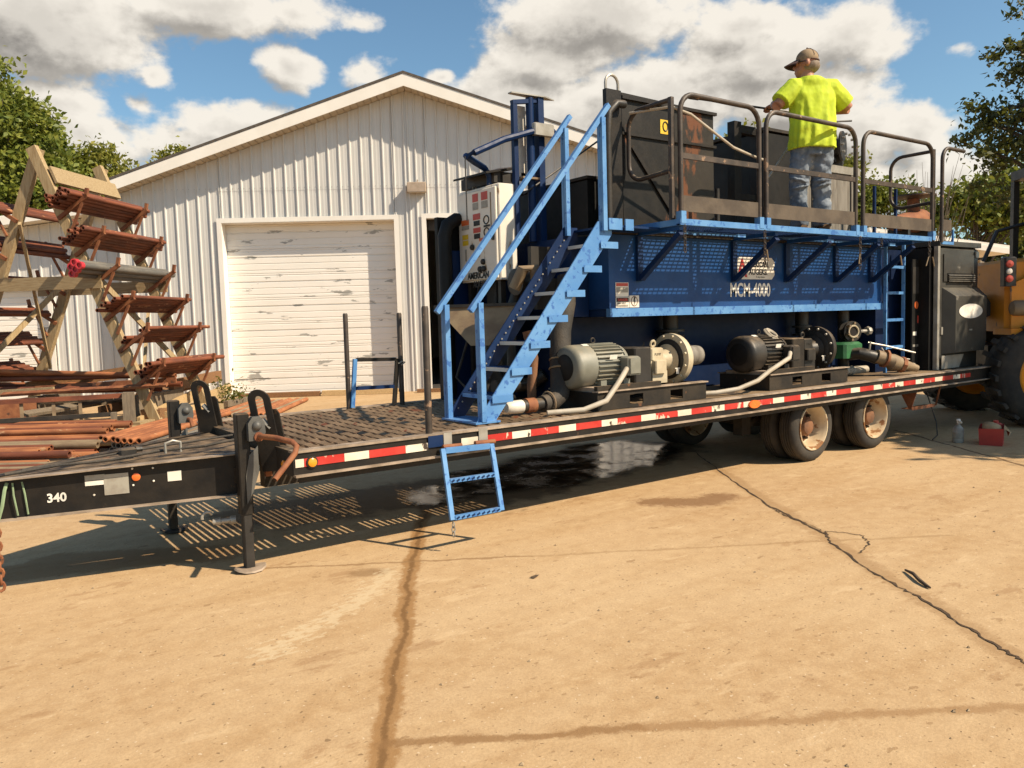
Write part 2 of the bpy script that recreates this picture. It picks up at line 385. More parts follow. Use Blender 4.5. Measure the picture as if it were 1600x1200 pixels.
pm('gen_grey', (.045, .043, .036), (.028, .026, .022), 2.4, .5, bump=.06, wear=((.15, .14, .12), .66, 4, (1, 1, 1)), dust=((.22, .18, .12), .3))
pm('gen_black', (.007, .0065, .006), (.013, .012, .011), 3, .55, spec=.25)
pm('tyre', (.022, .02, .018), (.05, .041, .031), 4, .85, bump=.3, dust=((.22, .16, .1), .4))
pm('tyre_side', (.10, .08, .058), (.055, .045, .035), 5, .85, bump=.2)
pm('rim_white', (.56, .46, .31), (.44, .31, .18), 4, .45, wear=((.24, .11, .04), .53, 5, (1, 1, 1)))
pm('hub_rust', (.20, .09, .04), (.11, .055, .03), 6, .8, bump=.3)
pm('loader_yellow', (.72, .27, .010), (.58, .20, .008), 2, .5, wear=((.12, .07, .03), .66, 3, (1, 1, 1)))
pm('loader_black', (.014, .013, .012), (.022, .02, .018), 3, .5)
pm('glass_dark', (.02, .022, .022), None, 3, .08, spec=.8)
pm('hi_vis', (.50, .62, .02), (.39, .49, .018), 5, .8, bump=.3, bsc=14, stretch=(1.6, 1.6, .5))
pm('skin', (.40, .19, .115), (.33, .145, .085), 9, .55)
pm('denim', (.17, .20, .24), (.08, .105, .14), 5, .85, bump=.3, bsc=60, wear=((.30, .31, .31), .60, 6, (1, 1, 1)))
pm('cap_tan', (.27, .19, .11), (.20, .135, .075), 8, .8)
pm('cap_brim', (.10, .05, .035), (.07, .035, .028), 8, .8)
pm('hair_grey', (.22, .17, .125), (.15, .11, .08), 40, .8)
pm('boot', (.17, .105, .055), (.10, .06, .035), 6, .8)
pm('can_red', (.45, .035, .025), (.34, .03, .02), 5, .5, dust=((.35, .27, .18), .4))
pm('cardboard', (.38, .26, .14), (.28, .18, .09), 6, .8)
pm('bottle_grey', (.36, .34, .30), (.24, .21, .17), 8, .5)
pm('green_paint', (.03, .14, .05), (.02, .09, .035), 6, .5)
pm('bark', (.10, .075, .05), (.06, .045, .03), 6, .9, bump=.6, stretch=(3, 3, .5))
pm('twig', (.16, .12, .085), (.10, .075, .05), 6, .9)
pm('pebble', (.34, .25, .15), (.20, .135, .075), 3, .9)
pm('cast_grey', (.10, .098, .09), (.065, .062, .056), 5, .5, bump=.1)
pm('crack_dirt', (.045, .026, .013), (.09, .052, .024), 8, .95, bump=.5)
pm('debris_dark', (.06, .04, .025), (.10, .065, .035), 8, .9)
pm('strap_green', (.22, .30, .17), (.16, .2, .12), 8, .8)
pm('tan_wall', (.42, .32, .21), (.36, .27, .17), 3, .7)
def leaf_mat(name, c1, c2, c3, sc):
    m, nt, bs = base_nodes(name)
    tc = nt.new('ShaderNodeTexCoord'); p = tc.outputs['Object']
    a = nt.ramp(nt.noise(p, sc, 3), .35, .65); b = nt.ramp(nt.noise(p, sc*9, 2), .40, .75)
    col = nt.mix(b, nt.mix(a, c1, c2), c3)
    nt.put(bs.inputs['Base Color'], col); bs.inputs['Roughness'].default_value = .5
    bs.inputs['Specular IOR Level'].default_value = .35
    tr = nt.new('ShaderNodeBsdfTranslucent'); nt.put(tr.inputs[0], nt.mix(.5, col, (.20, .22, .02)))
    mx = nt.new('ShaderNodeMixShader'); mx.inputs[0].default_value = .32
    nt.put(mx.inputs[1], bs.outputs[0]); nt.put(mx.inputs[2], tr.outputs[0])
    nt.put(m.node_tree.nodes['Material Output'].inputs[0], mx.outputs[0])
leaf_mat('leaf_olive', (.17, .20, .03), (.085, .125, .022), (.28, .28, .045), .35)
leaf_mat('leaf_yellowgreen', (.21, .21, .035), (.10, .13, .024), (.33, .29, .05), .5)
leaf_mat('leaf_dark', (.065, .078, .022), (.032, .045, .014), (.14, .135, .04), .5)
leaf_mat('leaf_weed', (.10, .12, .03), (.06, .09, .02), (.2, .16, .04), 3)

# ------------------------------------------------------------------ ground
def ground_material():
    m, nt, bs = base_nodes('concrete')
    tc = nt.new('ShaderNodeTexCoord'); P = tc.outputs['Object']
    big = nt.ramp(nt.noise(P, .35, 4), .3, .7)
    streak = nt.ramp(nt.noise(nt.mapv(P, (.5, 2.6, 1), rot=(0, 0, R(32))), 1.1, 6, .6), .35, .72)
    fine = nt.ramp(nt.noise(P, 9, 8, .7), .30, .72)
    grit = nt.ramp(nt.noise(P, 70, 4, .7), .35, .68)
    col = nt.mix(big, (.485, .342, .196), (.415, .275, .148))
    col = nt.mix(nt.math('MULTIPLY', streak, .6), col, (.35, .208, .092))
    col = nt.mix(nt.math('MULTIPLY', fine, .55), col, (.57, .41, .235))
    col = nt.mix(nt.math('MULTIPLY', grit, .27), col, (.22, .14, .072))
    spots = nt.ramp(nt.noise(nt.mapv(P, (1, 1.8, 1)), 5.5, 5, .55), .665, .69)
    col = nt.mix(nt.math('MULTIPLY', spots, .55), col, (.23, .135, .062))
    dots = nt.ramp(nt.noise(P, 34, 1), .70, .73)
    col = nt.mix(nt.math('MULTIPLY', dots, .6), col, (.12, .075, .038))
    pale = nt.ramp(nt.noise(nt.mapv(P, (1, 1, 1), (5, 9, 0)), 38, 1), .72, .74)
    col = nt.mix(nt.math('MULTIPLY', pale, .6), col, (.62, .50, .35))
    fleck = nt.ramp(nt.noise(nt.mapv(P, (.9, 2.2, 1), (3, 1, 0), (0, 0, R(35))), 13, 3, .6), .655, .70)
    col = nt.mix(nt.math('MULTIPLY', fleck, .5), col, (.21, .125, .06))
    blot = nt.ramp(nt.noise(nt.mapv(P, (.7, 1.5, 1), (2, 4, 0), (0, 0, R(33))), 1.7, 9, .72), .585, .64)
    col = nt.mix(nt.math('MULTIPLY', blot, .5), col, (.29, .168, .08))
    wash = nt.ramp(nt.noise(nt.mapv(P, (.6, 1.9, 1), (7, 1, 0), (0, 0, R(30))), 2.3, 9, .7), .58, .66)
    col = nt.mix(nt.math('MULTIPLY', wash, .35), col, (.60, .45, .275))
    wob = nt.vm('SUBTRACT', nt.noise(P, 2.2, 6, .65, out=1), (.5, .5, .5))
    PJ = nt.vm('ADD', P, nt.vm('MULTIPLY', wob, (.16, .16, 0)))
    fz = nt.math('MULTIPLY_ADD', nt.noise(P, 13, 8, .75), 1.9, -.45)
    def joint(segs, w, soft, colour, amt):
        nonlocal col
        d = None
        for a, b in segs:
            x = nt.segdist(PJ, a, b); d = x if d is None else nt.math('MINIMUM', d, x)
        d = nt.math('SUBTRACT', d, nt.math('MULTIPLY_ADD', fz, soft*1.6, -soft*.8))
        f = nt.math('SUBTRACT', 1.0, nt.ramp(d, w, w+soft))
        col = nt.mix(nt.math('MULTIPLY', f, amt), col, colour)
    joint([((3.39, 6.08), (2.69, 5.02)), ((2.69, 5.02), (1.33, 2.79)), ((1.33, 2.79), (.6, 1.6))], .036, .035, (.27, .145, .055), .85)
    joint([((3.39, 6.08), (2.69, 5.02)), ((2.69, 5.02), (1.33, 2.79)), ((1.33, 2.79), (.6, 1.6))], .006, .02, (.15, .078, .03), .8)
    joint([((1.33, 2.79), (2.19, 2.24))], .014, .03, (.22, .12, .05), .8)
    joint([((2.19, 2.24), (5.2, .3))], .012, .04, (.27, .155, .07), .7)
    joint([((1.48, 5.55), (3.31, 4.41))], .006, .02, (.22, .13, .06), .7)
    joint([((3.31, 4.41), (5.12, 3.3)), ((5.12, 3.3), (5.9, 2.8))], .004, .03, (.27, .17, .08), .5)
    joint([((10.61, 5.78), (9.04, 3.56)), ((9.04, 3.56), (8.0, 2.0))], .010, .02, (.10, .06, .03), .8)
    joint([((.6, 6.6), (1.6, 6.0)), ((.3, 6.5), (.9, 6.3))], .18, .08, (.235, .13, .055), .6)
    joint([((6.89, 5.87), (5.48, 3.79)), ((5.48, 3.79), (4.0, 1.56))], .03, .07, (.27, .16, .075), .55)
    joint([((2.20, 4.87), (2.30, 4.80))], .05, .07, (.22, .13, .06), .7)
    joint([((5.5, 4.7), (5.7, 4.75)), ((5.1, 5.0), (5.45, 4.7))], .09, .13, (.17, .085, .038), .75)
    dsc = nt.math('MINIMUM', nt.segdist(PJ, (2.35, 4.73), (1.95, 4.36)), nt.segdist(PJ, (1.95, 4.36), (1.25, 3.95)))
    brk = nt.ramp(nt.math('SUBTRACT', nt.noise(nt.mapv(P, (1, 2.2, 1), rot=(0, 0, R(-35))), 11, 7, .7), nt.math('MULTIPLY', dsc, 1.15)), .40, .47)
    col = nt.mix(nt.math('MULTIPLY', brk, .55), col, (.56, .45, .29))
    # damp ground below the trailer; its dark colour also deepens the shade there
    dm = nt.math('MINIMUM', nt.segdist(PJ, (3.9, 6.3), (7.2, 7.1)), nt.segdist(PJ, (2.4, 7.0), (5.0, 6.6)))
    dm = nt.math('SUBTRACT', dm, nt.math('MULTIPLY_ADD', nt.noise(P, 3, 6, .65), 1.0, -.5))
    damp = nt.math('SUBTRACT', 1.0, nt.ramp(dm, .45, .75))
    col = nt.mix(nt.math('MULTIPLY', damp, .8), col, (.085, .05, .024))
    nt.put(bs.inputs['Base Color'], col)
    nt.put(bs.inputs['Roughness'], nt.math('MULTIPLY_ADD', damp, -.12, .88))
    bs.inputs['Specular IOR Level'].default_value = .15
    b = nt.new('ShaderNodeBump'); b.inputs['Strength'].default_value = .5; b.inputs['Distance'].default_value = .012
    hgt = nt.math('ADD', nt.math('MULTIPLY', nt.noise(P, 6, 8, .7), .8), nt.math('MULTIPLY', nt.noise(P, 80, 4, .7), .35))
    nt.put(b.inputs['Height'], hgt); nt.put(bs.inputs['Normal'], b.outputs[0])
ground_material()
g = MB(); N = 12; ext = 900
g.add([(-ext, -ext, 0), (ext, -ext, 0), (ext, ext, 0), (-ext, ext, 0)], [(0, 1, 2, 3)])
solo('ground', g, 'concrete', kind='structure', recentre=False)

def ribbon(name, pts, w, mat, z=.004, jit=.012, sub=9):
    vs, fs = [], []; P = []
    for a, b in zip(pts[:-1], pts[1:]):
        for i in range(sub): t = i/sub; P.append((a[0]+(b[0]-a[0])*t, a[1]+(b[1]-a[1])*t))
    P.append(pts[-1]); m = len(P)
    for i, p in enumerate(P):
        a, b = P[max(i-1, 0)], P[min(i+1, m-1)]; dx, dy = b[0]-a[0], b[1]-a[1]; L = math.hypot(dx, dy) or 1
        nx, ny = -dy/L, dx/L; o = random.uniform(-jit, jit); ww = w*random.uniform(.25, 1.2)
        vs += [(p[0]+nx*(o+ww), p[1]+ny*(o+ww), z), (p[0]+nx*(o-ww), p[1]+ny*(o-ww), z)]
    for i in range(m-1): fs.append((2*i, 2*i+1, 2*i+3, 2*i+2))
    mb = MB(); mb.add(vs, fs)
    return solo(name, mb, mat, kind='structure', recentre=False)
ribbon('ground_crack', [(7.41, 6.56), (6.89, 5.87), (6.27, 5.02), (5.72, 4.24), (5.48, 3.79), (5.27, 3.4), (5.08, 3.23), (4.77, 2.8), (4.57, 2.48), (4.47, 2.28), (4.25, 1.96), (4.08, 1.7), (4.0, 1.56), (3.3, .5)], .010, 'crack_dirt')
ribbon('ground_crack', [(5.27, 3.4), (5.34, 3.45), (5.40, 3.33), (5.42, 3.19), (5.27, 3.06), (5.01, 2.97)], .006, 'crack_dirt', .0045)
ribbon('ground_crack', [(5.72, 4.24), (5.55, 3.98), (5.38, 3.55), (5.27, 3.4)], .007, 'crack_dirt', .005)

# water standing under the trailer, reflecting the wall
m, nt, bs = base_nodes('puddle_water')
bs.inputs['Base Color'].default_value = (.028, .018, .010, 1); bs.inputs['Roughness'].default_value = .11; bs.inputs['Specular IOR Level'].default_value = .55
tc = nt.new('ShaderNodeTexCoord'); b = nt.new('ShaderNodeBump'); b.inputs['Strength'].default_value = .22; b.inputs['Distance'].default_value = .012
nt.put(b.inputs['Height'], nt.noise(tc.outputs['Object'], 5, 5)); nt.put(bs.inputs['Normal'], b.outputs[0])
scum = nt.ramp(nt.noise(tc.outputs['Object'], 3, 7, .7), .42, .74)
nt.put(bs.inputs['Base Color'], nt.mix(scum, (.022, .013, .007), (.085, .05, .025))); nt.put(bs.inputs['Roughness'], nt.math('MULTIPLY_ADD', scum, .5, .08))
pc = tc.outputs['Object']
pd = nt.math('MINIMUM', nt.segdist(pc, (4.9, 6.75), (6.8, 7.15)), nt.math('ADD', nt.segdist(pc, (3.8, 6.55), (4.4, 6.6)), .40))
pd = nt.math('ADD', pd, nt.math('MULTIPLY_ADD', nt.noise(pc, 1.6, 7, .62), 1.1, -.55))
nt.put(bs.inputs['Alpha'], nt.math('SUBTRACT', 1.0, nt.ramp(pd, .55, .85)))
def puddle(pts, z=.006):
    P = []; n = len(pts)
    for i in range(n):
        a, b_ = Vector(pts[i]), Vector(pts[(i+1) % n])
        for k in range(5): q = a.lerp(b_, k/5); P.append((q.x+random.uniform(-.04, .04), q.y+random.uniform(-.04, .04), z))
    mb = MB(); mb.add(P, [tuple(range(len(P)))]); return solo('puddle', mb, 'puddle_water', kind='structure', recentre=False)
puddle([(3.1, 5.9), (4.6, 5.45), (6.4, 5.75), (7.6, 6.5), (8.1, 7.3), (7.4, 8.4), (5.6, 8.3), (3.9, 7.7)])

# loose stones and crumbs lying on the concrete
pb = MB()
for i in range(300):
    dd_ = 2.6+9*random.random()**1.5; aa = random.uniform(-.62, .62)
    x = _f.x*dd_ + _r.x*dd_*aa; y = _f.y*dd_ + _r.y*dd_*aa
    s = random.choice([.003, .004, .004, .005, .006, .011])
    vs = [(x+s*random.uniform(.6, 1.2)*cx, y+s*random.uniform(.6, 1.2)*cy, z*s) for cx, cy, z in ((1, 0, .2), (0, 1, .2), (-1, 0, .2), (0, -1, .2), (.1, 0, 1.0))]
    pb.add(vs, [(0, 1, 4), (1, 2, 4), (2, 3, 4), (3, 0, 4)])
solo('loose_gravel', pb, 'pebble', label='small loose stones and crumbs scattered over the concrete yard', cat='gravel', kind='stuff', recentre=False)

# ------------------------------------------------------------------ the white steel shop
BRZ = R(-32.48)
shop = thing('workshop_building', 'white ribbed metal workshop with a low gable roof and roll-up doors behind the trailer', 'building', (5.727, 19.618, 0), BRZ, local=True)
RU, RZ, SL = 4.45, 7.17, .336
U0, U1 = -2.35, 11.25
def roofz(u): return RZ-SL*abs(u-RU)
def siding(u0, z0, zt0, zt1, w, parent, n0=0.0, mat='siding_white'):
    """one ribbed sheet: rib at its left edge, two faint ribs in the pan"""
    prof = [(0, 0), (.012, .031), (.036, .031), (.050, 0), (.105, 0), (.112, .0016), (.128, .0016), (.135, 0), (.178, 0), (.185, .0016), (.201, .0016), (.208, 0), (.2585, 0)]
    prof = [(min(a, w), d) for a, d in prof if a < w]+[(w, 0)]
    mb = MB(); vs = []; k = len(prof)
    for a, d in prof: t = a/w; vs += [(u0+a, n0-d, z0), (u0+a, n0-d, zt0+(zt1-zt0)*t)]
    mb.add(vs, [(2*i, 2*i+2, 2*i+3, 2*i+1) for i in range(k-1)])
    return part('siding_panel', mb, mat, parent, sharp=20)
PW_ = .258
D1 = (0.0, 4.07, 4.16); D2 = (4.84, 8.93, 4.17)
u = U0; LAP = 4.93
while u < U1-.01:
    w = min(PW_, U1-u); a, b = u, u+w
    edges = sorted({a, b, *[e for e in (D1[0], D1[1], D2[0], D2[1], RU) if a+.004 < e < b-.004]})
    for p, q in zip(edges[:-1], edges[1:]):
        mid = (p+q)/2; zb = 0
        for D in (D1, D2):
            if D[0] < mid < D[1]: zb = D[2]+.005
        zl, zr = roofz(p), roofz(q)
        lap = min(LAP, zl-.02, zr-.02)
        if lap > zb+.05: siding(p, zb, lap, lap, q-p, shop)
        siding(p, max(zb, lap-.03), zl, zr, q-p, shop, -.005)
    u += PW_
# screws along the lap
sb = MB()
for i in range(int((U1-U0)/.129)):
    x = U0+.08+i*.129
    if roofz(x) > 5.05: sb.lathe((x, -.008, 4.965), (0, -1, 0), [(0, .008), (.008, .006)], 6)
part('screw_row', sb, 'galv', shop, kind='stuff')
# body behind the front wall: side and back walls, inner floor
DEP = 18.0
part('side_wall', MB().box(U0, U0+.12, .02, DEP, 0, roofz(U0)-.05), 'siding_white', shop)
part('side_wall', MB().box(U1-.12, U1, .02, DEP, 0, roofz(U1)-.05), 'siding_white', shop)
part('back_wall', MB().prism([(U0, 0), (U1, 0), (U1, roofz(U1)), (RU, RZ), (U0, roofz(U0))], (0, DEP, 0), (1, 0, 0), (0, 0, 1), .12), 'siding_white', shop)
lin = MB().prism([(U0+.12, 0), (D1[0]-.02, 0), (D1[0]-.02, 4.3), (D2[0]-.03, 4.3), (D2[0]-.03, 0), (D2[0], 0), (D2[0], D2[2]), (D2[1], D2[2]), (D2[1], 0), (U1-.12, 0), (U1-.12, roofz(U1)-.1), (RU, RZ-.1), (U0+.12, roofz(U0)-.1)], (0, .10, 0), (1, 0, 0), (0, 0, 1), .06)
part('wall_liner', lin, 'interior_dark', shop)
part('inner_floor', MB().box(U0+.13, U1-.13, .12, DEP-.1, .0, .012), 'interior_dark', shop)
part('dark_shelving', MB().box(5.2, 6.2, 6, 6.6, .02, 2.4).box(7, 8.4, 8, 9, .02, 1.8).box(5.0, 8.8, 12, 12.2, .02, 4), 'interior_dark', shop)
for sx in (-1, 1):
    ue = (U0-.16) if sx < 0 else (U1+.16)
    ze = roofz(ue)
    zr_ = RZ+.05; th = .06
    rb = MB(); a = (RU, -.30, RZ+.04); 
    vs = []
    for n in (-.492, DEP+.3):
        vs += [(RU, n, RZ+.02), (ue, n, ze+.02), (ue, n, ze+.285), (RU, n, RZ+.312)]
    rb.add(vs, [(0, 1, 2, 3), (4, 7, 6, 5), (0, 4, 5, 1), (1, 5, 6, 2), (2, 6, 7, 3), (3, 7, 4, 0)])
    rb = MB(); vs = []
    for n in (-.497, DEP+.3): vs += [(RU, n, RZ+.266), (ue+.02*sx, n, ze+.238), (ue+.02*sx, n, ze+.29), (RU, n, RZ+.325)]
    rb.add(vs, [(0, 1, 2, 3), (4, 7, 6, 5), (0, 4, 5, 1), (1, 5, 6, 2), (2, 6, 7, 3), (3, 7, 4, 0)])
    ro = part('roof', rb, 'shingle', shop)
    rb = MB(); vs = []
    for n in (-.455, DEP+.3): vs += [(RU, n, RZ+.022), (ue, n, ze+.022), (ue, n, ze+.225), (RU, n, RZ+.255)]
    rb.add(vs, [(0, 1, 2, 3), (4, 7, 6, 5), (0, 4, 5, 1), (1, 5, 6, 2), (2, 6, 7, 3), (3, 7, 4, 0)])
    part('roof_deck', rb, 'soffit', ro)
    fb = MB(); vs = []
    for n in (-.485, -.463):
        vs += [(RU, n, RZ-.015), (ue-.01*sx*-1, n, ze-.015), (ue-.01*sx*-1, n, ze+.235), (RU, n, RZ+.262)]
    fb.add(vs, [(0, 1, 2, 3), (4, 7, 6, 5), (0, 4, 5, 1), (1, 5, 6, 2), (2, 6, 7, 3), (3, 7, 4, 0)])
    part('fascia', fb, 'trim_white', ro)
    # soffit boards under the rake overhang, one by one
    L = abs(ue-RU); nb = int(L/.155)
    for i in range(nb):
        ua, ub = RU+sx*(i*L/nb+.010), RU+sx*((i+1)*L/nb-.010)
        za, zb = roofz(ua)+.008, roofz(ub)+.008
        s = MB(); vs = []
        for n in (-.46, -.035): vs += [(ua, n, za-.012), (ub, n, zb-.012), (ub, n, zb+.006), (ua, n, za+.006)]
        s.add(vs, [(0, 1, 2, 3), (4, 7, 6, 5), (0, 4, 5, 1), (1, 5, 6, 2), (2, 6, 7, 3), (3, 7, 4, 0)])
        part('soffit_board', s, 'soffit', ro)
part('corner_trim', MB().box(U0-.03, U0+.07, -.042, -.034, 0, roofz(U0)-.02).box(U0-.04, U0-.03, -.042, .12, 0, roofz(U0)-.02), 'trim_white', shop)
def doorframe(D, parent, rec):
    f = MB(); t = .11
    f.box(D[0]-t, D[0], -.05, -.034, 0, D[2]+t).box(D[1], D[1]+t, -.05, -.034, 0, D[2]+t).box(D[0], D[1], -.05, -.034, D[2], D[2]+t)
    f.box(D[0]-.012, D[0], -.034, rec, 0, D[2]).box(D[1], D[1]+.012, -.034, rec, 0, D[2]).box(D[0], D[1], -.034, rec, D[2]-.012, D[2]-.001)
    return f
big = part('roll_up_door', MB().box(D1[0], D1[1], .325, .34, 0, D1[2]), 'door_white', shop)
part('door_frame', doorframe(D1, big, .32), 'trim_white', big)
ns = 7; hs = (D1[2]-.03)/ns
def door_section(z0, h, x0, x1, n0, parent):
    prof = [(0, .012), (.012, 0)]
    for k in range(4):
        zc = .08+k*(h-.13)/3
        prof += [(zc-.014, 0), (zc-.006, .009), (zc+.006, .009), (zc+.014, 0)] if k != 2 else [(zc-.02, 0), (zc-.012, .020), (zc+.012, .020), (zc+.02, 0)]
    prof += [(h-.012, 0), (h-.002, .012)]
    vs = []
    for z, d in prof: vs += [(x0, n0+d, z0+z), (x1, n0+d, z0+z)]
    mb = MB(); mb.add(vs, [(2*i, 2*i+1, 2*i+3, 2*i+2) for i in range(len(prof)-1)])
    return part('door_section', mb, 'door_white', parent, sharp=20)
for i in range(ns): door_section(.02+i*hs, hs, D1[0]+.004, D1[1]-.004, .295, big)
part('bottom_seal', MB().box(D1[0]+.01, D1[1]-.01, .29, .322, 0, .02), 'letter_black', big)
part('bay_door_frame', doorframe(D2, shop, .10), 'trim_white', shop)
part('bay_door_header', MB().box(D2[0]+.02, D2[1]-.02, .18, .24, 3.9, 4.15), 'interior_dark', shop)
# wall pack light
lx = thing('wall_light', 'tan box-shaped wall light fixed to the siding between the two doors', 'wall light', (5.727, 19.618, 0), BRZ, local=True)
part('housing', MB().cbox(4.42, 4.87, -.235, -.034, 4.775, 5.00, .012), 'fixture_tan', lx)
part('lens', MB().box(4.445, 4.845, -.225, -.06, 4.762, 4.774), 'soffit', lx)
part('sensor', MB().cyl((4.66, -.12, 5.0), (4.68, -.12, 5.07), .014, .018, 8), 'fixture_tan', lx)

# lower wing to the left, set flush with the front wall
wing = thing('wing_building', 'low white metal annex left of the gabled workshop behind the pipe rack', 'building', (5.727, 19.618, 0), BRZ, local=True)
WU0, WU1 = -9.6, -2.40
def wz(u): return 4.50+.115*(u+2.4)
WD = (-7.3, -4.30, 2.75)
u = WU0
while u < WU1-.01:
    w = min(PW_, WU1-u)
    zb = WD[2] if WD[0]-.13 < u+w/2 < WD[1]+.05 else 0
    siding(u, zb, wz(u), wz(u+w), w, wing, .35); u += PW_
wd = part('garage_door', MB().box(WD[0]-.1, WD[1]+.1, .50, .52, 0, WD[2]), 'door_white', wing)
for i in range(5): door_section(.02+i*.546, .546, WD[0]+.004, WD[1]-.004, .47, wd)
f = MB(); f.box(WD[0]-.11, WD[0], .29, .316, 0, WD[2]+.11).box(WD[1], WD[1]+.11, .29, .316, 0, WD[2]+.11).box(WD[0], WD[1], .29, .316, WD[2], WD[2]+.11)
f.box(WD[1], WD[1]+.012, .316, .49, 0, WD[2]); part('door_frame', f, 'trim_white', wd)
vs = []
for n in (-.15, 12): vs += [(WU0-.3, n, wz(WU0-.3)+.02), (WU1, n, wz(WU1)+.02), (WU1, n, wz(WU1)+.22), (WU0-.3, n, wz(WU0-.3)+.22)]
rb = MB().add(vs, [(0, 1, 2, 3), (4, 7, 6, 5), (0, 4, 5, 1), (1, 5, 6, 2), (2, 6, 7, 3), (3, 7, 4, 0)])
wr = part('roof', rb, 'trim_white', wing)
vs = []
for n in (-.185, -.153): vs += [(WU0-.3, n, wz(WU0-.3)), (WU1, n, wz(WU1)), (WU1, n, wz(WU1)+.20), (WU0-.3, n, wz(WU0-.3)+.20)]
part('fascia', MB().add(vs, [(0, 1, 2, 3), (4, 7, 6, 5), (0, 4, 5, 1), (1, 5, 6, 2), (2, 6, 7, 3), (3, 7, 4, 0)]), 'trim_white', wr)
part('back_body', MB().box(WU0, WU1, .56, 11.5, 0, wz(WU0)-.05), 'siding_white', wing)
# ------------------------------------------------------------------ flatbed trailer
X0, XE, YN, YF, ZD, ZB = 1.85, 11.75, 5.05, 7.42, .835, .665
tr = thing('flatbed_trailer', 'long black flatbed trailer with red and white reflective tape along its side', 'trailer', (X0, YN, 0))
def rail_mb(y, s):
    mb = MB()
    mb.box(X0, XE, *sorted((y+s*.012, y+s*.026)), ZB+.014, ZD-.012)
    return mb
for y, s in ((YN, 1), (YF, -1)):
    rl = part('side_rail', rail_mb(y, s), 'black_paint', tr)
    part('top_lip', MB().box(X0-.004, XE, *sorted((y, y+s*.09)), ZD-.012, ZD+.004), 'dusty_flange', rl)
    part('bottom_flange', MB().box(X0+.002, XE, *sorted((y-s*.022, y+s*.07)), ZB, ZB+.014), 'dusty_flange', rl)
    part('lower_angle', MB().box(X0+.05, XE, *sorted((y+s*.05, y+s*.062)), ZB-.05, ZB-.001), 'black_dusty', rl)
fr = part('front_rail', MB().box(X0, X0+.014, YN+.03, YF-.03, ZB+.002, ZD-.002), 'black_dusty', tr)
part('top_lip', MB().box(X0-.006, X0+.06, YN+.095, YF-.095, ZD-.012, ZD+.003), 'black_dusty', fr)
part('side_lamp', MB().lathe((X0-.002, 5.22, .735), (-1, 0, 0), [(0, .028), (.012, .028), (.02, .015)], 14), 'amber_lens', fr)
part('rear_rail', MB().box(XE-.014, XE, YN+.03, YF-.03, ZB, ZD), 'black_paint', tr)
# grip-strut planks of the open deck at the front: two slotted strips each, with ragged serrated teeth
PITCH = .106
bars = []; x = X0+.10
while x < 4.30: bars.append(x); x += PITCH
def deck_plank(x, seed):
    rg = random.Random(seed); mb = MB(); nseg = 30; y0, y1 = YN+.10, YF-.10
    for off, w in ((-.027, .015), (.0225, .015)):
        vs, fs = [], []
        for j in range(nseg+1):
            y = y0+(y1-y0)*j/nseg; zt = rg.uniform(.002, .006) if j % 2 else rg.uniform(-.004, -.001)
            sg_ = -1 if off < 0 else 1
            zo, zi = (ZD-.004+zt, ZD-.016) if off < 0 else (ZD-.016, ZD-.002+zt)
            vs += [(x+off-w, y, ZD-.027), (x+off+w, y, ZD-.027), (x+off+w, y, zi), (x+off-w, y, zo)]
        for j in range(nseg):
            for q in range(4): fs.append((4*j+q, 4*j+(q+1) % 4, 4*(j+1)+(q+1) % 4, 4*(j+1)+q))
        mb.add(vs, fs)
    return mb
protos = [part('deck_plank', deck_plank(bars[i], i), 'deck_grating', tr) for i in range(5)]
for i, x in enumerate(bars[5:]):
    copy_part(protos[i % 5], tr, (x-bars[i % 5], 0, 0))
part('deck_plate', MB().box(4.36, XE-.02, YN+.092, YF-.092, ZD-.03, ZD-.004), 'deck_plate', tr)
for x in (2.45, 3.1, 3.75, 4.38, 5.3, 6.3, 7.2, 8.2, 9.2, 10.2, 11.2):
    part('cross_member', MB().box(x-.03, x+.03, YN+.03, YF-.03, ZB+.03, ZD-.037), 'black_dusty', tr)
for y in (5.75, 6.72):
    part('main_beam', MB().box(X0+.015, XE-.02, y-.05, y+.05, .50, ZB+.028), 'black_dusty', tr)
# reflective tape, one piece per colour block
x = X0+.012; red = False; first = True
while x < 11.02:
    L = .06 if first else (.285 if red else .185); first = False
    if not (2.93 < x+L/2 < 3.05) :
        part('tape_segment', MB().box(x, x+L-.002, YN+.006, YN+.0118, .728, .782), 'tape_red' if red else 'tape_white', tr)
    x += L; red = not red
for lx_, a in ((1.975, .030),):
    lm = part('marker_lamp', MB().lathe((lx_, YN+.006, .752), (0, -1, 0), [(0, a), (.014, a), (.022, a*.55)], 18), 'amber_lens', tr)
    part('bezel', MB().ring((lx_, YN+.004, .752), (0, 1, 0), a+.006, .006, 18, 6), 'letter_black', lm)
mb = MB(); mb.prism([(math.cos(t)*.085*(1 if abs(math.cos(t)) < .8 else 1), math.sin(t)*.040) for t in [i*2*math.pi/20 for i in range(20)]], (6.59, YN+.004, .75), (1, 0, 0), (0, 0, 1), .02)
part('side_marker', mb, 'lamp_orange', tr, label='oval orange side marker')
# blue ladder bracket plates on the rail
part('ladder_bracket', MB().box(2.99, 3.06, YN-.002, YN+.004, .70, .84).box(3.30, 3.38, YN-.002, YN+.004, .70, .84), 'galv', tr)
part('patch_plate', MB().box(2.86, 2.985, YN-.001, YN+.005, .745, .83), 'blue_dark', tr)
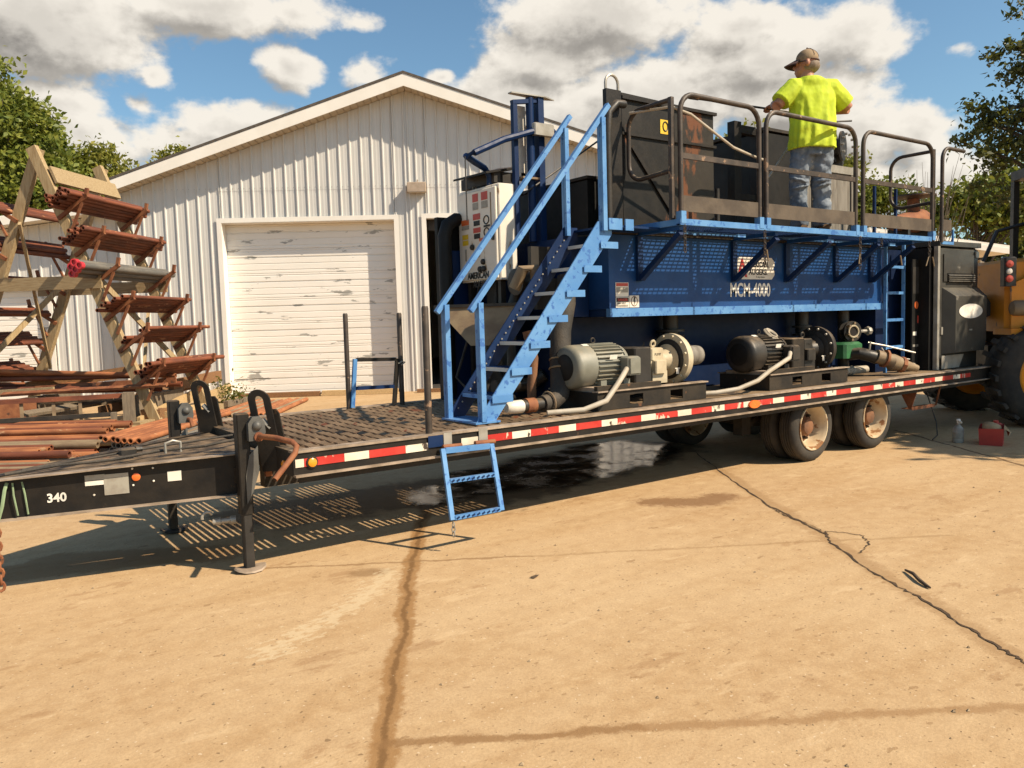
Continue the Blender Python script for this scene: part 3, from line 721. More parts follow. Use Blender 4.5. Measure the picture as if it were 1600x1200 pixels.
# tongue
def tongue(xa, ya, xb, yb, za0, za1, zb0, zb1, outer):
    a, b = Vector((xa, ya, 0)), Vector((xb, yb, 0)); d = (b-a).normalized(); n = Vector((-d.y, d.x, 0))*(1 if outer > 0 else -1)
    if n.y*outer < 0: n = -n
    def sec(p, z0, z1):
        o = n; w = .012; F = .085
        # C section: web outside, flanges inward (away from n)
        return [(p, z0), (p, z1), (p-o*F, z1), (p-o*F, z1-w), (p-o*w, z1-w), (p-o*w, z0+w), (p-o*F, z0+w), (p-o*F, z0)]
    vs = [(q.x, q.y, z) for q, z in sec(a, za0, za1)]+[(q.x, q.y, z) for q, z in sec(b, zb0, zb1)]
    fs = [(i, (i+1) % 8, 8+(i+1) % 8, 8+i) for i in range(8)]+[tuple(range(7, -1, -1)), tuple(range(8, 16))]
    mb = MB().add(vs, fs)
    # outward bottom and top lips
    for z0_, z1_ in ((0, 0),):
        pass
    return mb, n
TA = (1.72, 5.50, -.9, 6.12); TB = (1.72, 6.95, .10, 6.03)
mbn, nn_ = tongue(*TA, .522, .800, .505, .725, -1)
tn = part('tongue_beam', mbn, 'black_paint', tr)
ta, tb = Vector((TA[0], TA[1], 0)), Vector((TA[2], TA[3], 0)); td = (tb-ta).normalized(); tL = (tb-ta).length
def tpt(s, z_rel, out=0.0):
    """point on the near tongue beam: s metres from its rear end, z_rel 0..1 of its height"""
    f = s/tL; z0 = .522+(.505-.522)*f; z1 = .800+(.725-.800)*f
    p = ta+td*s+nn_*out; return Vector((p.x, p.y, z0+(z1-z0)*z_rel))
fl = MB(); fl.bar(tpt(0.1, 1.0, .018)+Vector((0, 0, .004)), tpt(tL, 1.0, .018)+Vector((0, 0, .004)), .08, .008, side=nn_)
fl.bar(tpt(0.1, 0, .012)-Vector((0, 0, .004)), tpt(tL, 0, .012)-Vector((0, 0, .004)), .09, .008, side=nn_)
part('flange', fl, 'dusty_flange', tn)
mbf, nf_ = tongue(*TB, .522, .800, .512, .752, 1)
part('tongue_beam', mbf, 'black_paint', tr)
TU = -td; TW = Vector((0, 0, 1))
def tdec(name, s, zr, w, h, mat, th=.002): # plate centred s,zr
    c = tpt(s, zr, .002); mb = MB(); mb.prism([(-w/2, -h/2), (w/2, -h/2), (w/2, h/2), (-w/2, h/2)], c, TU, TW, th); return part(name, mb, mat, tn)
def ts(x): return (ta.x-x)/(-td.x)
tdec('white_label', ts(.775), .66, .115, .028, 'letter_white'); tdec('grey_label', ts(.775), .80, .115, .035, 'sticker_grey')
tdec('data_plate', ts(.895), .58, .145, .135, 'sticker_grey', .003); tdec('data_plate_head', ts(.895), .80, .145, .022, 'galv', .0034)
tdec('worn_label', ts(1.235), .62, .085, .066, 'panel_white')
part('side_reflector', MB().lathe(tpt(ts(1.01), .70, .0), nn_, [(0, .026), (.008, .026), (.013, .014)], 16), 'lamp_orange', tn)
for s_, z_ in ((.765, .36), (.99, .5), (1.11, .55), (1.11, .88), (.99, .92)):
    part('rivet', MB().lathe(tpt(ts(s_), z_, .0), nn_, [(0, .007), (.005, .007), (.008, .004)], 8), 'letter_white', tn)
text('unit_number', '340', .078, tpt(ts(.505), .30, .004), TU, TW, 'letter_white', tn, xs=.95, bold=.0022)
# tongue deck plates, hose and small hardware
tp = MB(); tp.add([(1.80, 5.60, .785), (1.80, 6.86, .785), (.16, 6.01, .735), (.16, 5.95, .735), (1.80, 5.60, .793), (1.80, 6.86, .793), (.16, 6.01, .743), (.16, 5.95, .743)], [(0, 1, 2, 3), (4, 7, 6, 5), (0, 3, 7, 4), (1, 5, 6, 2), (0, 4, 5, 1), (3, 2, 6, 7)])
part('tongue_plate', tp, 'black_dusty', tr)
part('air_hose', MB().tube([(1.85, 6.0, .84), (1.5, 5.85, .83), (1.2, 5.95, .815), (.9, 5.88, .80), (.6, 5.98, .79), (.3, 5.96, .77)], .010, 8), 'hose_black', tr)
part('air_hose', MB().tube([(1.8, 6.2, .84), (1.3, 6.1, .83), (.8, 6.08, .80), (.4, 6.02, .78)], .008, 8), 'hose_black', tr)
part('gladhand', MB().cbox(.98, 1.09, 6.02, 6.10, .80, .845, .01).cyl((1.09, 6.06, .83), (1.13, 6.06, .83), .02, None, 8), 'dark_iron', tr)
part('hose_hook', MB().tube([(1.25, 5.9, .80), (1.25, 5.9, .87), (1.30, 5.9, .885), (1.35, 5.9, .87), (1.35, 5.9, .80)], .009, 8), 'galv', tr)
# jacks
def jack(x, y, lean, crank):
    j = part('landing_jack', MB().cbox(x-.05, x+.035, y-.04, y+.045, .40, 1.085, .008), 'black_paint', tr)
    part('inner_leg', MB().cbox(x-.037+lean*.5, x+.026+lean*.5, y-.032, y+.034, .03, .42, .006), 'black_dusty' if lean else 'guard_black', j)
    mb = MB(); n = 12
    vs = []
    for zz, rr in ((.0, .105), (.012, .10)):
        for i in range(n): a = 2*math.pi*i/n; vs.append((x+lean*.5+math.cos(a)*rr*1.05, y+math.sin(a)*rr*.85, zz+.006+.022*abs(math.cos(a))**3))
    mb.add(vs, [tuple(range(n-1, -1, -1)), tuple(range(n, 2*n))]+[(i, (i+1) % n, n+(i+1) % n, n+i) for i in range(n)])
    part('foot_plate', mb, 'dusty_flange' if not lean else 'black_dusty', j)
    gx = MB(); yb = y-.041
    gx.prism([(.02, .90), (.11, .90), (.135, .95), (.13, 1.02), (.10, 1.06), (.05, 1.06), (.02, 1.02)], (x-.01, yb, 0), (1, 0, 0), (0, 0, 1), .05)
    part('gear_box', gx, 'cast_grey', j)
    part('dome_cap', MB().lathe((x+.068, yb-.05, 1.0), (0, -1, 0), [(0, .033), (.012, .030), (.024, .018), (.028, .004)], 16), 'cast_grey', j)
    part('grey_plate', MB().prism([(-.03, .47), (.015, .55), (.06, .68), (.06, .86), (.0, .80), (-.03, .66)], (x+.02, yb-.003, 0), (1, 0, 0), (0, 0, 1), .004), 'cast_grey', j)
    if crank:
        part('crank_handle', MB().tube([(x+.075, yb-.02, .925), (x+.085, yb-.10, .93), (x+.14, yb-.20, .925), (x+.20, yb-.34, .905), (x+.215, yb-.37, .88), (x+.19, yb-.40, .84), (x+.03, yb-.46, .70)], .019, 10), 'rust_steel', j)
        part('crank_bore', MB().cyl((x+.032, yb-.4591, .7018), (x+.0285, yb-.4605, .6985), .013, None, 10), 'bore_shade', j)
        part('crank_collar', MB().lathe((x+.075, yb-.012, .925), (0, -1, 0), [(0, .034), (.05, .032)], 12), 'rust_steel', j)
    else:
        part('crank_stub', MB().tube([(x+.07, yb, .93), (x+.09, yb-.08, .93), (x+.10, yb-.09, .87)], .016, 8), 'rust_steel', j)
    return j
jack(1.64, 5.41, 0, True); jack(1.55, 6.90, -.12, False)
part('jack_brace', MB().box(1.60, 1.66, 5.47, 6.86, .60, .70), 'black_dusty', tr)
part('rust_angle', MB().box(1.80, 1.845, 5.47, 5.50, .62, .84).box(1.80, 1.845, 6.98, 7.01, .62, .9), 'rust_steel', tr)
# tall slotted lift lugs behind the jacks
def lug(y):
    n = 12; w = .075; h0, h1 = .66, 1.235; xb = 1.80
    out = [(-w, h0-1.0), (w, h0-1.0)]
    out += [(w*math.cos(a), h1-w-1.0+w*1.0*math.sin(a)) for a in [math.pi*i/n for i in range(n+1)]]
    inn = [(.042*math.cos(a), h1-w-1.0+.035*math.sin(a)) for a in [math.pi*i/n for i in range(n+1)]]+[(.042*math.cos(a), h1-.26-1.0+.035*math.sin(a)) for a in [math.pi+math.pi*i/n for i in range(n+1)]]
    # outline with slot as a strip: two side bars, top arch, lower plate
    mb = MB(); O = (xb, y, 1.0); Ux, Wz = Vector((.80, -.60, 0)).normalized(), Vector((-.13, .09, 1)).normalized(); th = .022
    arch_o = [(w*math.cos(a), h1-w-1.0+w*math.sin(a)) for a in [math.pi*i/n for i in range(n+1)]]
    arch_i = [(.030*math.cos(a), h1-w-1.0+.030*math.sin(a)) for a in [math.pi*i/n for i in range(n+1)]]
    for i in range(n): mb.prism([arch_i[i], arch_o[i], arch_o[i+1], arch_i[i+1]], O, Ux, Wz, th)
    zt, zs = h1-w-1.0, h1-.25-1.0
    mb.prism([(.030, zs), (w, zs), (w, zt), (.030, zt)], O, Ux, Wz, th); mb.prism([(-w, zs), (-.030, zs), (-.030, zt), (-w, zt)], O, Ux, Wz, th)
    mb.prism([(-w, h0-1.0), (w, h0-1.0), (w, zs), (-w, zs)], O, Ux, Wz, th)
    lg = part('lift_lug', mb, 'black_paint', tr)
    sh = MB(); sh.prism([(-.03+.04, -.2), (.10, -.2), (.10, .06), (.085, .09), (.055, .09), (.035, .06)], (xb+.035, y+.05, 1.0), Ux, Wz, th)
    part('lug_gusset', sh, 'black_paint', lg)
    part('lug_pin', MB().cyl((xb-.01, y+.01, 1.02), (xb+.03, y-.03, .96), .02, None, 8), 'galv', lg)
lug(5.44); lug(6.94)
# coupler valve under the tongue
vv = MB(); vv.tube(arc((1.43, 5.62, .37), .035, R(200), R(20), 8, (1, 0, 0), (0, 0, 1)), .011, 8); vv.lathe((1.46, 5.6, .335), (1, -.3, 0), [(0, .022), (.05, .028), (.055, .02), (.11, .02), (.115, .03), (.15, .03)], 10)
part('hose_coupler', vv, 'galv', tr)
chm = chain_mb((.225, 5.76, .51), 10, .058, .010)
part('safety_chain', chm, 'rust_steel', tr)
part('tie_strap', MB().tube([(.30, 5.83, .735), (.285, 5.80, .70), (.265, 5.795, .60), (.235, 5.80, .50)], .011, 6).tube([(.33, 5.82, .735), (.33, 5.80, .66), (.345, 5.80, .53)], .006, 6).tube([(.38, 5.82, .735), (.39, 5.80, .66), (.40, 5.80, .53)], .006, 6), 'strap_green', tr)
# wheels
def wheel_proto():
    pass
def make_wheel(x, y, root, face=True):
    """single wheel, axis along Y, outer face towards -Y"""
    Rr, w = .385, .21
    t = MB(); prof = [(0.012, .262), (.0, .30), (.006, .345), (.03, .375), (.05, Rr)]
    for k in range(4):
        a = .05+k*.03; prof += [(a+.006, Rr), (a+.010, Rr-.012), (a+.018, Rr-.012), (a+.022, Rr)]
    prof += [(w-.03, .375), (w-.006, .345), (w, .30), (w-.012, .262)]
    mb = MB(); p = Vector((x, y, Rr)); n = 44; vs, fs = [], []
    for tt, r in prof:
        for k in range(n): a = 2*math.pi*k/n; vs.append((p.x+math.cos(a)*r, p.y+tt, p.z+math.sin(a)*r))
    m = len(prof)
    for i in range(m-1):
        for k in range(n): j = (k+1) % n; fs.append((i*n+k, i*n+j, (i+1)*n+j, (i+1)*n+k))
    for k in range(n): j = (k+1) % n; fs.append(((m-1)*n+k, (m-1)*n+j, j, k))
    mb.add(vs, fs)
    wh = part('wheel', mb, 'tyre', root)
    rp = [(.008, .262), (-.002, .258), (-.002, .246), (.012, .238), (.03, .226), (.15, .205), (.165, .19)]
    rm = MB(); vs, fs = [], []; n = 40
    for tt, r in rp+[(.17, .05)]:
        for k in range(n): a = 2*math.pi*k/n; vs.append((p.x+math.cos(a)*r, p.y+tt, p.z+math.sin(a)*r))
    m = len(rp)+1
    for i in range(m-1):
        for k in range(n): j = (k+1) % n; fs.append((i*n+k, i*n+j, (i+1)*n+j, (i+1)*n+k))
    rm.add(vs, fs); part('rim', rm, 'rim_white', wh)
    hb = MB(); hb.lathe((x, y+.165, Rr), (0, -1, 0), [(0, .185), (.012, .175), (.02, .11), (.07, .10), (.10, .085), (.11, .06), (.112, .0)], 24)
    part('hub', hb, 'hub_rust', wh)
    lg = MB()
    for k in range(8): a = 2*math.pi*k/8+.2; lg.lathe((x+math.cos(a)*.135, y+.15, Rr+math.sin(a)*.135), (0, -1, 0), [(0, .02), (.03, .018), (.05, .012)], 6)
    part('lug_nuts', lg, 'dark_iron', wh)
    return wh
w0 = make_wheel(7.79, 5.17, tr)
def copy_tree(o, parent, dx, rz=0):
    c = o.copy(); COL.objects.link(c); c.parent = parent; c.location = Vector(o.location)+Vector(dx)
    for ch in o.children: d = ch.copy(); COL.objects.link(d); d.parent = c
    return c
for dx in ((1.24, 0, 0), (0, .25, 0), (1.24, .25, 0), (0, 1.68, 0), (1.24, 1.68, 0), (0, 1.93, 0), (1.24, 1.93, 0)): copy_tree(w0, tr, dx)
for x in (7.79, 9.03): part('axle', MB().cyl((x, 5.4, .385), (x, 7.1, .385), .06, None, 12), 'black_dusty', tr)
for xa, xb, za in ((7.2, 7.35, .30), (8.32, 8.5, .28), (9.45, 9.6, .30)): part('spring_hanger', MB().box(xa, xb, 5.68, 5.80, za, .53), 'black_dusty', tr)
part('leaf_spring', MB().tube([(7.27, 5.74, .36), (7.5, 5.74, .44), (7.79, 5.74, .47), (8.1, 5.74, .44), (8.4, 5.74, .36)], .035, 6).tube([(8.45, 5.74, .36), (8.7, 5.74, .44), (9.03, 5.74, .47), (9.3, 5.74, .44), (9.52, 5.74, .36)], .035, 6), 'black_dusty', tr)
# boarding step below the deck
stp = MB()
stp.prism([(-.03, .655), (.22, .655), (.08, .40), (.05, .40)], (9.84, 5.12, 0), (0, 1, 0), (0, 0, 1), .008)
stp.box(9.85, 10.42, 5.165, 5.30, .395, .405).box(9.85, 10.42, 5.160, 5.165, .385, .425)
stp.bar((10.40, 5.09, .655), (10.44, 5.165, .40), .02, .008, side=(0, 1, 0))
part('boarding_step', stp, 'rust_steel', tr)
part('hanging_cable', MB().tube([(10.3, 5.25, .66), (10.36, 5.2, .45), (10.33, 5.1, .2), (10.2, 5.02, .05), (10.0, 4.98, .02)], .008, 6), 'hose_black', tr)

# fold-down access ladder
ld = thing('access_ladder', 'pale blue fold-down ladder hanging over the near edge of the trailer deck', 'ladder', (3.14, 4.95, .22))
def lp(s, t): # s 0..1 across, t 0 top..1 bottom
    a = Vector((2.945+.43*s, 4.995, .735-.012*s)); b = Vector((2.925+.435*s, 4.86, .235)); return a.lerp(b, t)
for s in (0, 1): part('side_rail', MB().bar(lp(s, 0), lp(s, 1), .036, .022, side=(1, 0, 0)), 'blue_light', ld)
part('top_bar', MB().bar(lp(0, .03)+Vector((.02, 0, 0)), lp(1, .03)-Vector((.02, 0, 0)), .022, .042, side=(0, 1, 0)), 'blue_light', ld)
for t in (.46, .975):
    a, b_ = lp(0, t)+Vector((.019, 0, 0)), lp(1, t)-Vector((.019, 0, 0))
    rg = part('rung', MB().bar(a, b_, .034, .030, side=(0, 1, 0)), 'blue_light', ld)
    sr = MB()
    for k in range(9): q = a.lerp(b_, (k+.5)/9); sr.obox(q+Vector((0, -.0185, 0)), (.012, 0, .006), (0, .0015, 0), (-.003, 0, .006))
    part('grip_slot', sr, 'blue_dark', rg, kind='stuff')
part('hinge', MB().cyl((2.96, 5.015, .745), (3.12, 5.015, .74), .016, None, 10), 'rust_steel', ld); part('hinge', MB().cyl((3.24, 5.015, .74), (3.42, 5.015, .735), .018, None, 10), 'rust_steel', ld)
part('hold_chain', chain_mb((2.93, 4.855, .215), 3, .045, .005), 'galv', ld)

# stake posts standing in the deck edge pockets
def stake(x, y, z1, rad, lab):
    mb = MB(); mb.tube([(x-.004, y, ZB+.05), (x, y, z1-.015), (x, y, z1)], [rad, rad, rad*.8], 12)
    solo('stake_post', mb, 'rail_brown', lab, 'post')
stake(2.915, 5.125, 1.775, .026, 'brown steel pipe stake at the near deck edge in front of the blue stairs')
stake(3.275, 7.33, 1.77, .024, 'left of the two dark pipe stakes at the far deck edge before the white door')
stake(3.865, 7.33, 1.765, .026, 'right of the two dark pipe stakes at the far deck edge before the white door')
sp_ = thing('spare_ladder', 'dark blue two-rung ladder standing upright between two pipe stakes', 'ladder', (3.55, 7.30, ZD))
part('side_rail', MB().bar((3.295, 7.30, ZD+.006), (3.345, 7.30, 1.32), .04, .028, side=(1, 0, 0)), 'blue_light', sp_)
part('side_rail', MB().bar((3.755, 7.30, ZD+.006), (3.81, 7.30, 1.30), .04, .028, side=(1, 0, 0)), 'black_paint', sp_)
part('rung', MB().bar((3.365, 7.30, 1.31), (3.79, 7.30, 1.295), .04, .035, side=(0, 1, 0)), 'black_paint', sp_)
part('rung', MB().bar((3.335, 7.30, 1.03), (3.755, 7.30, 1.02), .04, .035, side=(0, 1, 0)), 'blue_dark', sp_)
part('tie_wire', MB().tube([(3.81, 7.28, 1.25), (3.86, 7.29, 1.27), (3.90, 7.31, 1.26), (3.84, 7.27, 1.235)], .008, 6), 'galv', sp_)
# ------------------------------------------------------------------ mud mixing plant: blue tank with walkway
TX0, TX1, TY = 5.23, 10.0, 5.66
tk = thing('mud_tank', 'blue steel mixing tank with lettering and a cantilevered grated walkway on the trailer', 'tank', (7.5, 6.4, ZD))
part('upper_hull', MB().box(TX0, TX1, TY, 7.38, 1.735, 2.44), 'blue_deep', tk)
part('sunlit_strip', MB().box(TX0-.005, TX1+.005, TY-.018, TY+.04, 1.658, 1.738), 'blue_light', tk)  # lighter blue paints sunlight reaching the lower face below the walkway's shade
part('hull_bottom', MB().box(TX0+.01, TX1-.01, TY+.045, 7.36, 1.662, 1.733), 'blue_dark', tk)
part('lower_hull', MB().box(5.02, 10.02, 6.16, 7.36, ZD, 1.66), 'blue_shaded', tk)
part('end_wall', MB().box(TX1+.006, 10.62, 5.74, 7.3, ZD, 2.44), 'blue_shaded', tk)
part('left_wall', MB().box(5.02, TX0-.006, 5.95, 7.38, 1.668, 2.44), 'blue_dark', tk)
BRX = [5.62, 7.04, 7.97, 8.95, 9.72]
for x in BRX:
    rib = part('face_rib', MB().box(x-.035, x+.035, TY-.035, TY-.002, 2.0, 2.43), 'blue_dark', tk)
    part('walkway_brace', MB().bar((x, TY-.04, 2.02), (x, YN+.05, 2.41), .06, .05, side=(1, 0, 0)), 'blue_dark', rib)  # dark blue puts the walkway's shade into braces and ribs
    part('walkway_bearer', MB().box(x-.025, x+.025, YN+.052, TY-.002, 2.435, 2.475), 'blue_deep', rib)
WX0, WX1 = 5.56, 10.06
wk = part('walkway_frame', MB().box(WX0, WX1, YN, YN+.012, 2.475, 2.53).box(WX0, WX1, YN+.012, YN+.05, 2.475, 2.485).box(WX0, WX0+.012, YN+.012, TY, 2.475, 2.53).box(WX1-.012, WX1, YN+.012, TY, 2.475, 2.53).box(WX0, WX1, TY, TY+.012, 2.45, 2.53), 'blue_light', tk)
# grating: bearing bars and twisted cross rods, far too many to count
gm = MB(); nb = 18
for i in range(nb): y = YN+.03+(TY-YN-.04)*i/(nb-1); gm.box(WX0+.014, WX1-.014, y-.002, y+.002, 2.508, 2.522)
for i in range(64): x = WX0+.03+i*.07; gm.box(x-.005, x+.005, YN+.014, TY-.002, 2.510, 2.5215)
part('grating', gm, 'blue_dark', wk, kind='stuff')
# landing at the head of the stairs
part('landing_plate', MB().box(4.93, 5.55, 5.30, 5.92, 2.455, 2.475), 'blue_dark', tk)
part('landing_bracket', MB().box(4.90, 5.06, 5.285, 5.30, 2.43, 2.53).box(5.10, 5.20, 5.285, 5.30, 2.43, 2.53), 'blue_light', tk)
part('tank_cover', MB().box(5.20, 9.9, 5.625, 7.36, 2.445, 2.47), 'black_dusty', tk)
# lettering
FO = Vector((0, TY-.004, 0)); FX, FZ = Vector((1, 0, 0)), Vector((0, 0, 1))
text('model_lettering', 'MCM-4000', .205, (6.985, TY-.003, 1.842), FX, FZ, 'letter_white', tk, xs=.745, bold=.005)
so_ = Vector((7.10, TY-.002, 2.028))
sg = MB(); sg.prism([(0, 0), (.61, 0), (.66, .05), (.66, .09), (.635, .12), (.66, .15), (.66, .19), (.61, .24), (.03, .24), (0, .20)], so_, FX, FZ, .003)
sign = part('maker_sign', sg, 'panel_white', tk)
text('sign_lettering', 'AMERICAN.', .085, so_+Vector((.175, -.004, .135)), FX, FZ, 'letter_black', sign, xs=.86, bold=.003)
text('sign_lettering', 'AUGERS.', .085, so_+Vector((.205, -.004, .052)), FX, FZ, 'letter_black', sign, xs=.98, bold=.003)
text('sign_small_print', 'A mfg. division', .026, so_+Vector((.33, -.004, .018)), FX, FZ, 'letter_black', sign)
text('red_initial', 'A', .27, so_+Vector((.015, -.004, .03)), FX, FZ, 'letter_red', sign, xs=.85, bold=.008)
# safety stickers at the lower left of the face
so2 = Vector((5.31, TY-.003, 1.745))
sk = part('warning_sticker', decal(MB(), so2, FX, FZ, 0, .17, .105, .24), 'panel_white', tk)
part('sticker_header', decal(MB(), so2+Vector((0, -.002, 0)), FX, FZ, .008, .162, .205, .235), 'sticker_red', sk)
part('sticker_text', decal(MB(), so2+Vector((0, -.002, 0)), FX, FZ, .008, .162, .145, .195), 'sticker_grey', sk)
sk = part('warning_sticker', decal(MB(), so2, FX, FZ, 0, .175, 0, .10), 'panel_white', tk)
part('sticker_header', decal(MB(), so2+Vector((0, -.002, 0)), FX, FZ, .008, .168, .055, .095), 'letter_black', sk)
text('sticker_word', 'DANGER', .034, so2+Vector((.022, -.005, .063)), FX, FZ, 'sticker_red', sk, xs=.95, bold=.001)
text('sticker_word', 'HIGH VOLT', .022, so2+Vector((.015, -.004, .035)), FX, FZ, 'letter_black', sk)
part('sticker_text', decal(MB(), so2+Vector((0, -.002, 0)), FX, FZ, .012, .16, .008, .028), 'sticker_grey', sk)
sk = part('warning_sticker', decal(MB(), so2, FX, FZ, .18, .31, 0, .115), 'panel_white', tk)
part('sticker_ring', MB().ring(so2+Vector((.245, -.002, .06)), (0, 1, 0), .042, .004, 18, 5, 1.1, up=(0, 0, 1)), 'hub_rust', sk)
part('sticker_bolt', MB().prism([(.24, .10), (.262, .10), (.25, .065), (.262, .065), (.24, .02), (.246, .055), (.232, .055)], so2+Vector((0, -.002, 0)), FX, FZ, .002), 'letter_black', sk)
part('small_notice', decal(MB(), (5.05, 6.155, 1.43), FX, FZ, 0, .10, 0, .06), 'sticker_red', tk)
# chains and pins below the walkway edge
for x, n in ((5.60, 8), (6.76, 11), (8.46, 12), (9.98, 6), (8.9, 3)):
    part('pin_chain', chain_mb((x, YN-.012, 2.47), n, .042, .0045), 'rail_brown', tk)
for x, dx in ((6.78, .03), (8.44, -.01), (9.95, -.05), (10.05, .05), (9.3, .04)): part('lock_pin', MB().cyl((x, YN-.02, 2.28), (x+dx, YN-.015, 2.17), .008, None, 6), 'tan_pipe', tk)
for x in (6.43, 7.93, 9.2): part('hanger_tab', MB().box(x, x+.12, YN+.055, YN+.075, 2.40, 2.43), 'blue_light', tk)

# tank ladder on the right end of the face
tl = thing('tank_ladder', 'narrow blue vertical ladder between the tank and the generator cabinet', 'ladder', (10.22, 5.60, ZD))
for x in (10.0, 10.44): part('side_rail', MB().box(x-.012, x+.012, 5.585, 5.625, ZD, 2.50), 'blue_light', tl)
for z in (1.16, 1.515, 1.865, 2.2): part('rung', MB().box(10.014, 10.426, 5.59, 5.63, z-.018, z+.018), 'blue_light', tl)
tg = thing('top_ladder_rail', 'pair of upright blue grab rails rising above the tank behind the third guard rail', 'grab rail', (10.0, 6.4, 2.47))
for x, y in ((9.82, 5.66), (10.33, 5.66)): part('grab_post', MB().box(x-.016, x+.016, y-.016, y+.016, 2.47, 3.22), 'blue_dark', tg)

# guard rails
def guard(xa, xb, lab, grp='guard rails along the walkway edge'):
    g_ = thing('guard_rail', lab, 'guard rail', ((xa+xb)/2, YN, 2.53), group=grp)
    y = YN+.03; r = .024; zt = 3.655; c = .17
    path = [(xa, y, 2.48)]+[(xa, y, zt-c)]+[tuple(p) for p in arc((xa+c, y, zt-c), c, math.pi, math.pi/2, 6, (1, 0, 0), (0, 0, 1))][1:]
    path += [tuple(p) for p in arc((xb-c, y, zt-c), c, math.pi/2, 0, 6, (1, 0, 0), (0, 0, 1))]+[(xb, y, 2.48)]
    part('hoop', MB().tube(path, r, 10), 'rail_brown', g_)
    part('mid_rail', MB().box(xa+.022, xb-.022, y-.012, y+.012, 3.075, 3.125), 'rail_brown', g_)
    part('toe_board', MB().box(xa+.022, xb-.022, y-.006, y+.004, 2.60, 2.745), 'toe_board', g_)
    for x in (xa, xb): part('post_socket', MB().box(x-.032, x+.032, y-.034, y+.034, 2.49, 2.60), 'blue_light', g_)
guard(5.60, 6.73, 'leftmost dark hoop guard rail in front of the rusty black hopper')
guard(6.84, 8.43, 'wide middle hoop guard rail in front of the man in yellow')
guard(8.58, 10.12, 'right hoop guard rail with sky behind it beside the man')
def endgate(x, lab):
    g_ = thing('end_gate', lab, 'guard rail', (x, 5.3, 2.53), group='end gates of the walkway')
    ya, yb = YN+.085, TY+.02; zt = 3.60; c = .16; r = .022
    path = [(x, ya, zt)]+[tuple(p) for p in arc((x, yb-c, zt-c), c, math.pi/2, 0, 6, (0, 1, 0), (0, 0, 1))]
    path += [tuple(p) for p in arc((x, yb-c, 2.95+c), c, 0, -math.pi/2, 6, (0, 1, 0), (0, 0, 1))]+[(x, ya, 2.97)]
    part('hoop', MB().tube(path, r, 10), 'rail_brown', g_)
    part('hinge_post', MB().box(x-.02, x+.02, ya-.022, ya+.018, 2.54, 3.62), 'rail_brown', g_)
    return g_
endgate(5.54, 'dark rounded end gate at the stair end of the walkway')
endgate(10.24, 'dark rounded end gate at the generator end of the walkway')
g2 = thing('corner_guard', 'short dark guard post with a curved top at the far right walkway corner', 'guard rail', (10.3, 5.05, 2.47))
part('post', MB().tube([(10.30, YN, 2.47), (10.30, YN, 3.48)]+[tuple(p) for p in arc((10.46, YN, 3.48), .16, math.pi, math.pi/2, 6, (1, 0, 0), (0, 0, 1))][1:]+[(10.85, YN, 3.64)], .023, 10), 'rail_brown', g2)
part('side_frame', MB().box(10.33, 10.62, YN, YN+.02, 2.45, 2.485).box(10.60, 10.62, YN, YN+.02, 2.485, 2.64), 'blue_light', g2)
part('toe_board', MB().box(10.325, 10.60, YN+.022, YN+.03, 2.62, 2.76), 'toe_board', g2)

# ------------------------------------------------------------------ stairs
st = thing('access_stairs', 'steep blue steel stairs with two handrails leading up to the walkway', 'stairs', (4.2, 5.55, ZD))
SY0, SY1 = 5.33, 5.80
def stringer(y, s):
    d = Vector((4.90-3.60, 0, 2.44-ZD-.02)); a = Vector((3.60, y, ZD+.02)); n = Vector((-d.z, 0, d.x)).normalized()*.075
    pts = [(3.50, ZD+.012), (3.665, ZD+.012), (4.98, 2.44), (4.90, 2.50), (4.80, 2.46)]
    pts = [(3.47, ZD+.012), (3.655, ZD+.012), (4.97, 2.39), (4.97, 2.50), (4.81, 2.50)]
    mb = MB().prism(pts, (0, y+(0 if s < 0 else .012), 0), (1, 0, 0), (0, 0, 1), .012)
    return mb
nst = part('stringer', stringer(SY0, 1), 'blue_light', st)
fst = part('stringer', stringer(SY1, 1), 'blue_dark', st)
hs_ = MB()
for i in range(30): f_ = (i+.5)/30; hs_.lathe((3.56+1.30*f_, SY1-.0125, ZD+.06+1.56*f_), (0, -1, 0), [(0, .008), (.003, .007)], 8)
part('bolt_row', hs_, 'sticker_grey', fst, kind='stuff')
part('base_plate', MB().box(3.44, 3.68, SY0-.03, SY1+.03, ZD-.002, ZD+.012), 'blue_light', st)
for k in range(7):
    z = ZD+.213*(k+1)-.005; x = 3.735+.2015*k+.0
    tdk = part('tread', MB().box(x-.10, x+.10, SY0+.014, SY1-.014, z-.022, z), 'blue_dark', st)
    part('nosing', MB().box(x-.106, x-.10, SY0+.014, SY1-.014, z-.028, z+.002), 'panel_white' if k else 'blue_light', tdk)
    part('tread_bracket', MB().box(x-.12, x+.085, SY0-.018, SY0-.0125, z-.055, z+.004), 'blue_light', tdk)
    gr = MB()
    for q in range(6): gr.box(x-.095+q*.034, x-.07+q*.034, SY0+.02, SY1-.02, z+.0005, z+.005)
    part('tread_grip', gr, 'blue_dark', tdk)
for y, lab, o in ((SY0, 'near', 0), (SY1, 'far', -.03)):
    hr = part('handrail', MB().bar((3.44+o, y, 1.735), (4.955+o*1.5, y, 3.52), .042, .042, side=(0, 1, 0)), 'blue_light', st)
    part('handrail_post', MB().box(3.50+o, 3.545+o, y-.036, y-.006 if y == SY0 else y+.0, ZD+.012, 1.80).box(3.50+o, 3.506+o, y-.004, y+.03, ZD+.012, 1.79), 'blue_light', hr)
    part('handrail_post', MB().box(4.845+o, 4.89+o, y-.036, y-.006 if y == SY0 else y+.0, 2.42, 3.40).box(4.845+o, 4.851+o, y-.004, y+.03, 2.42, 3.38), 'blue_light', hr)

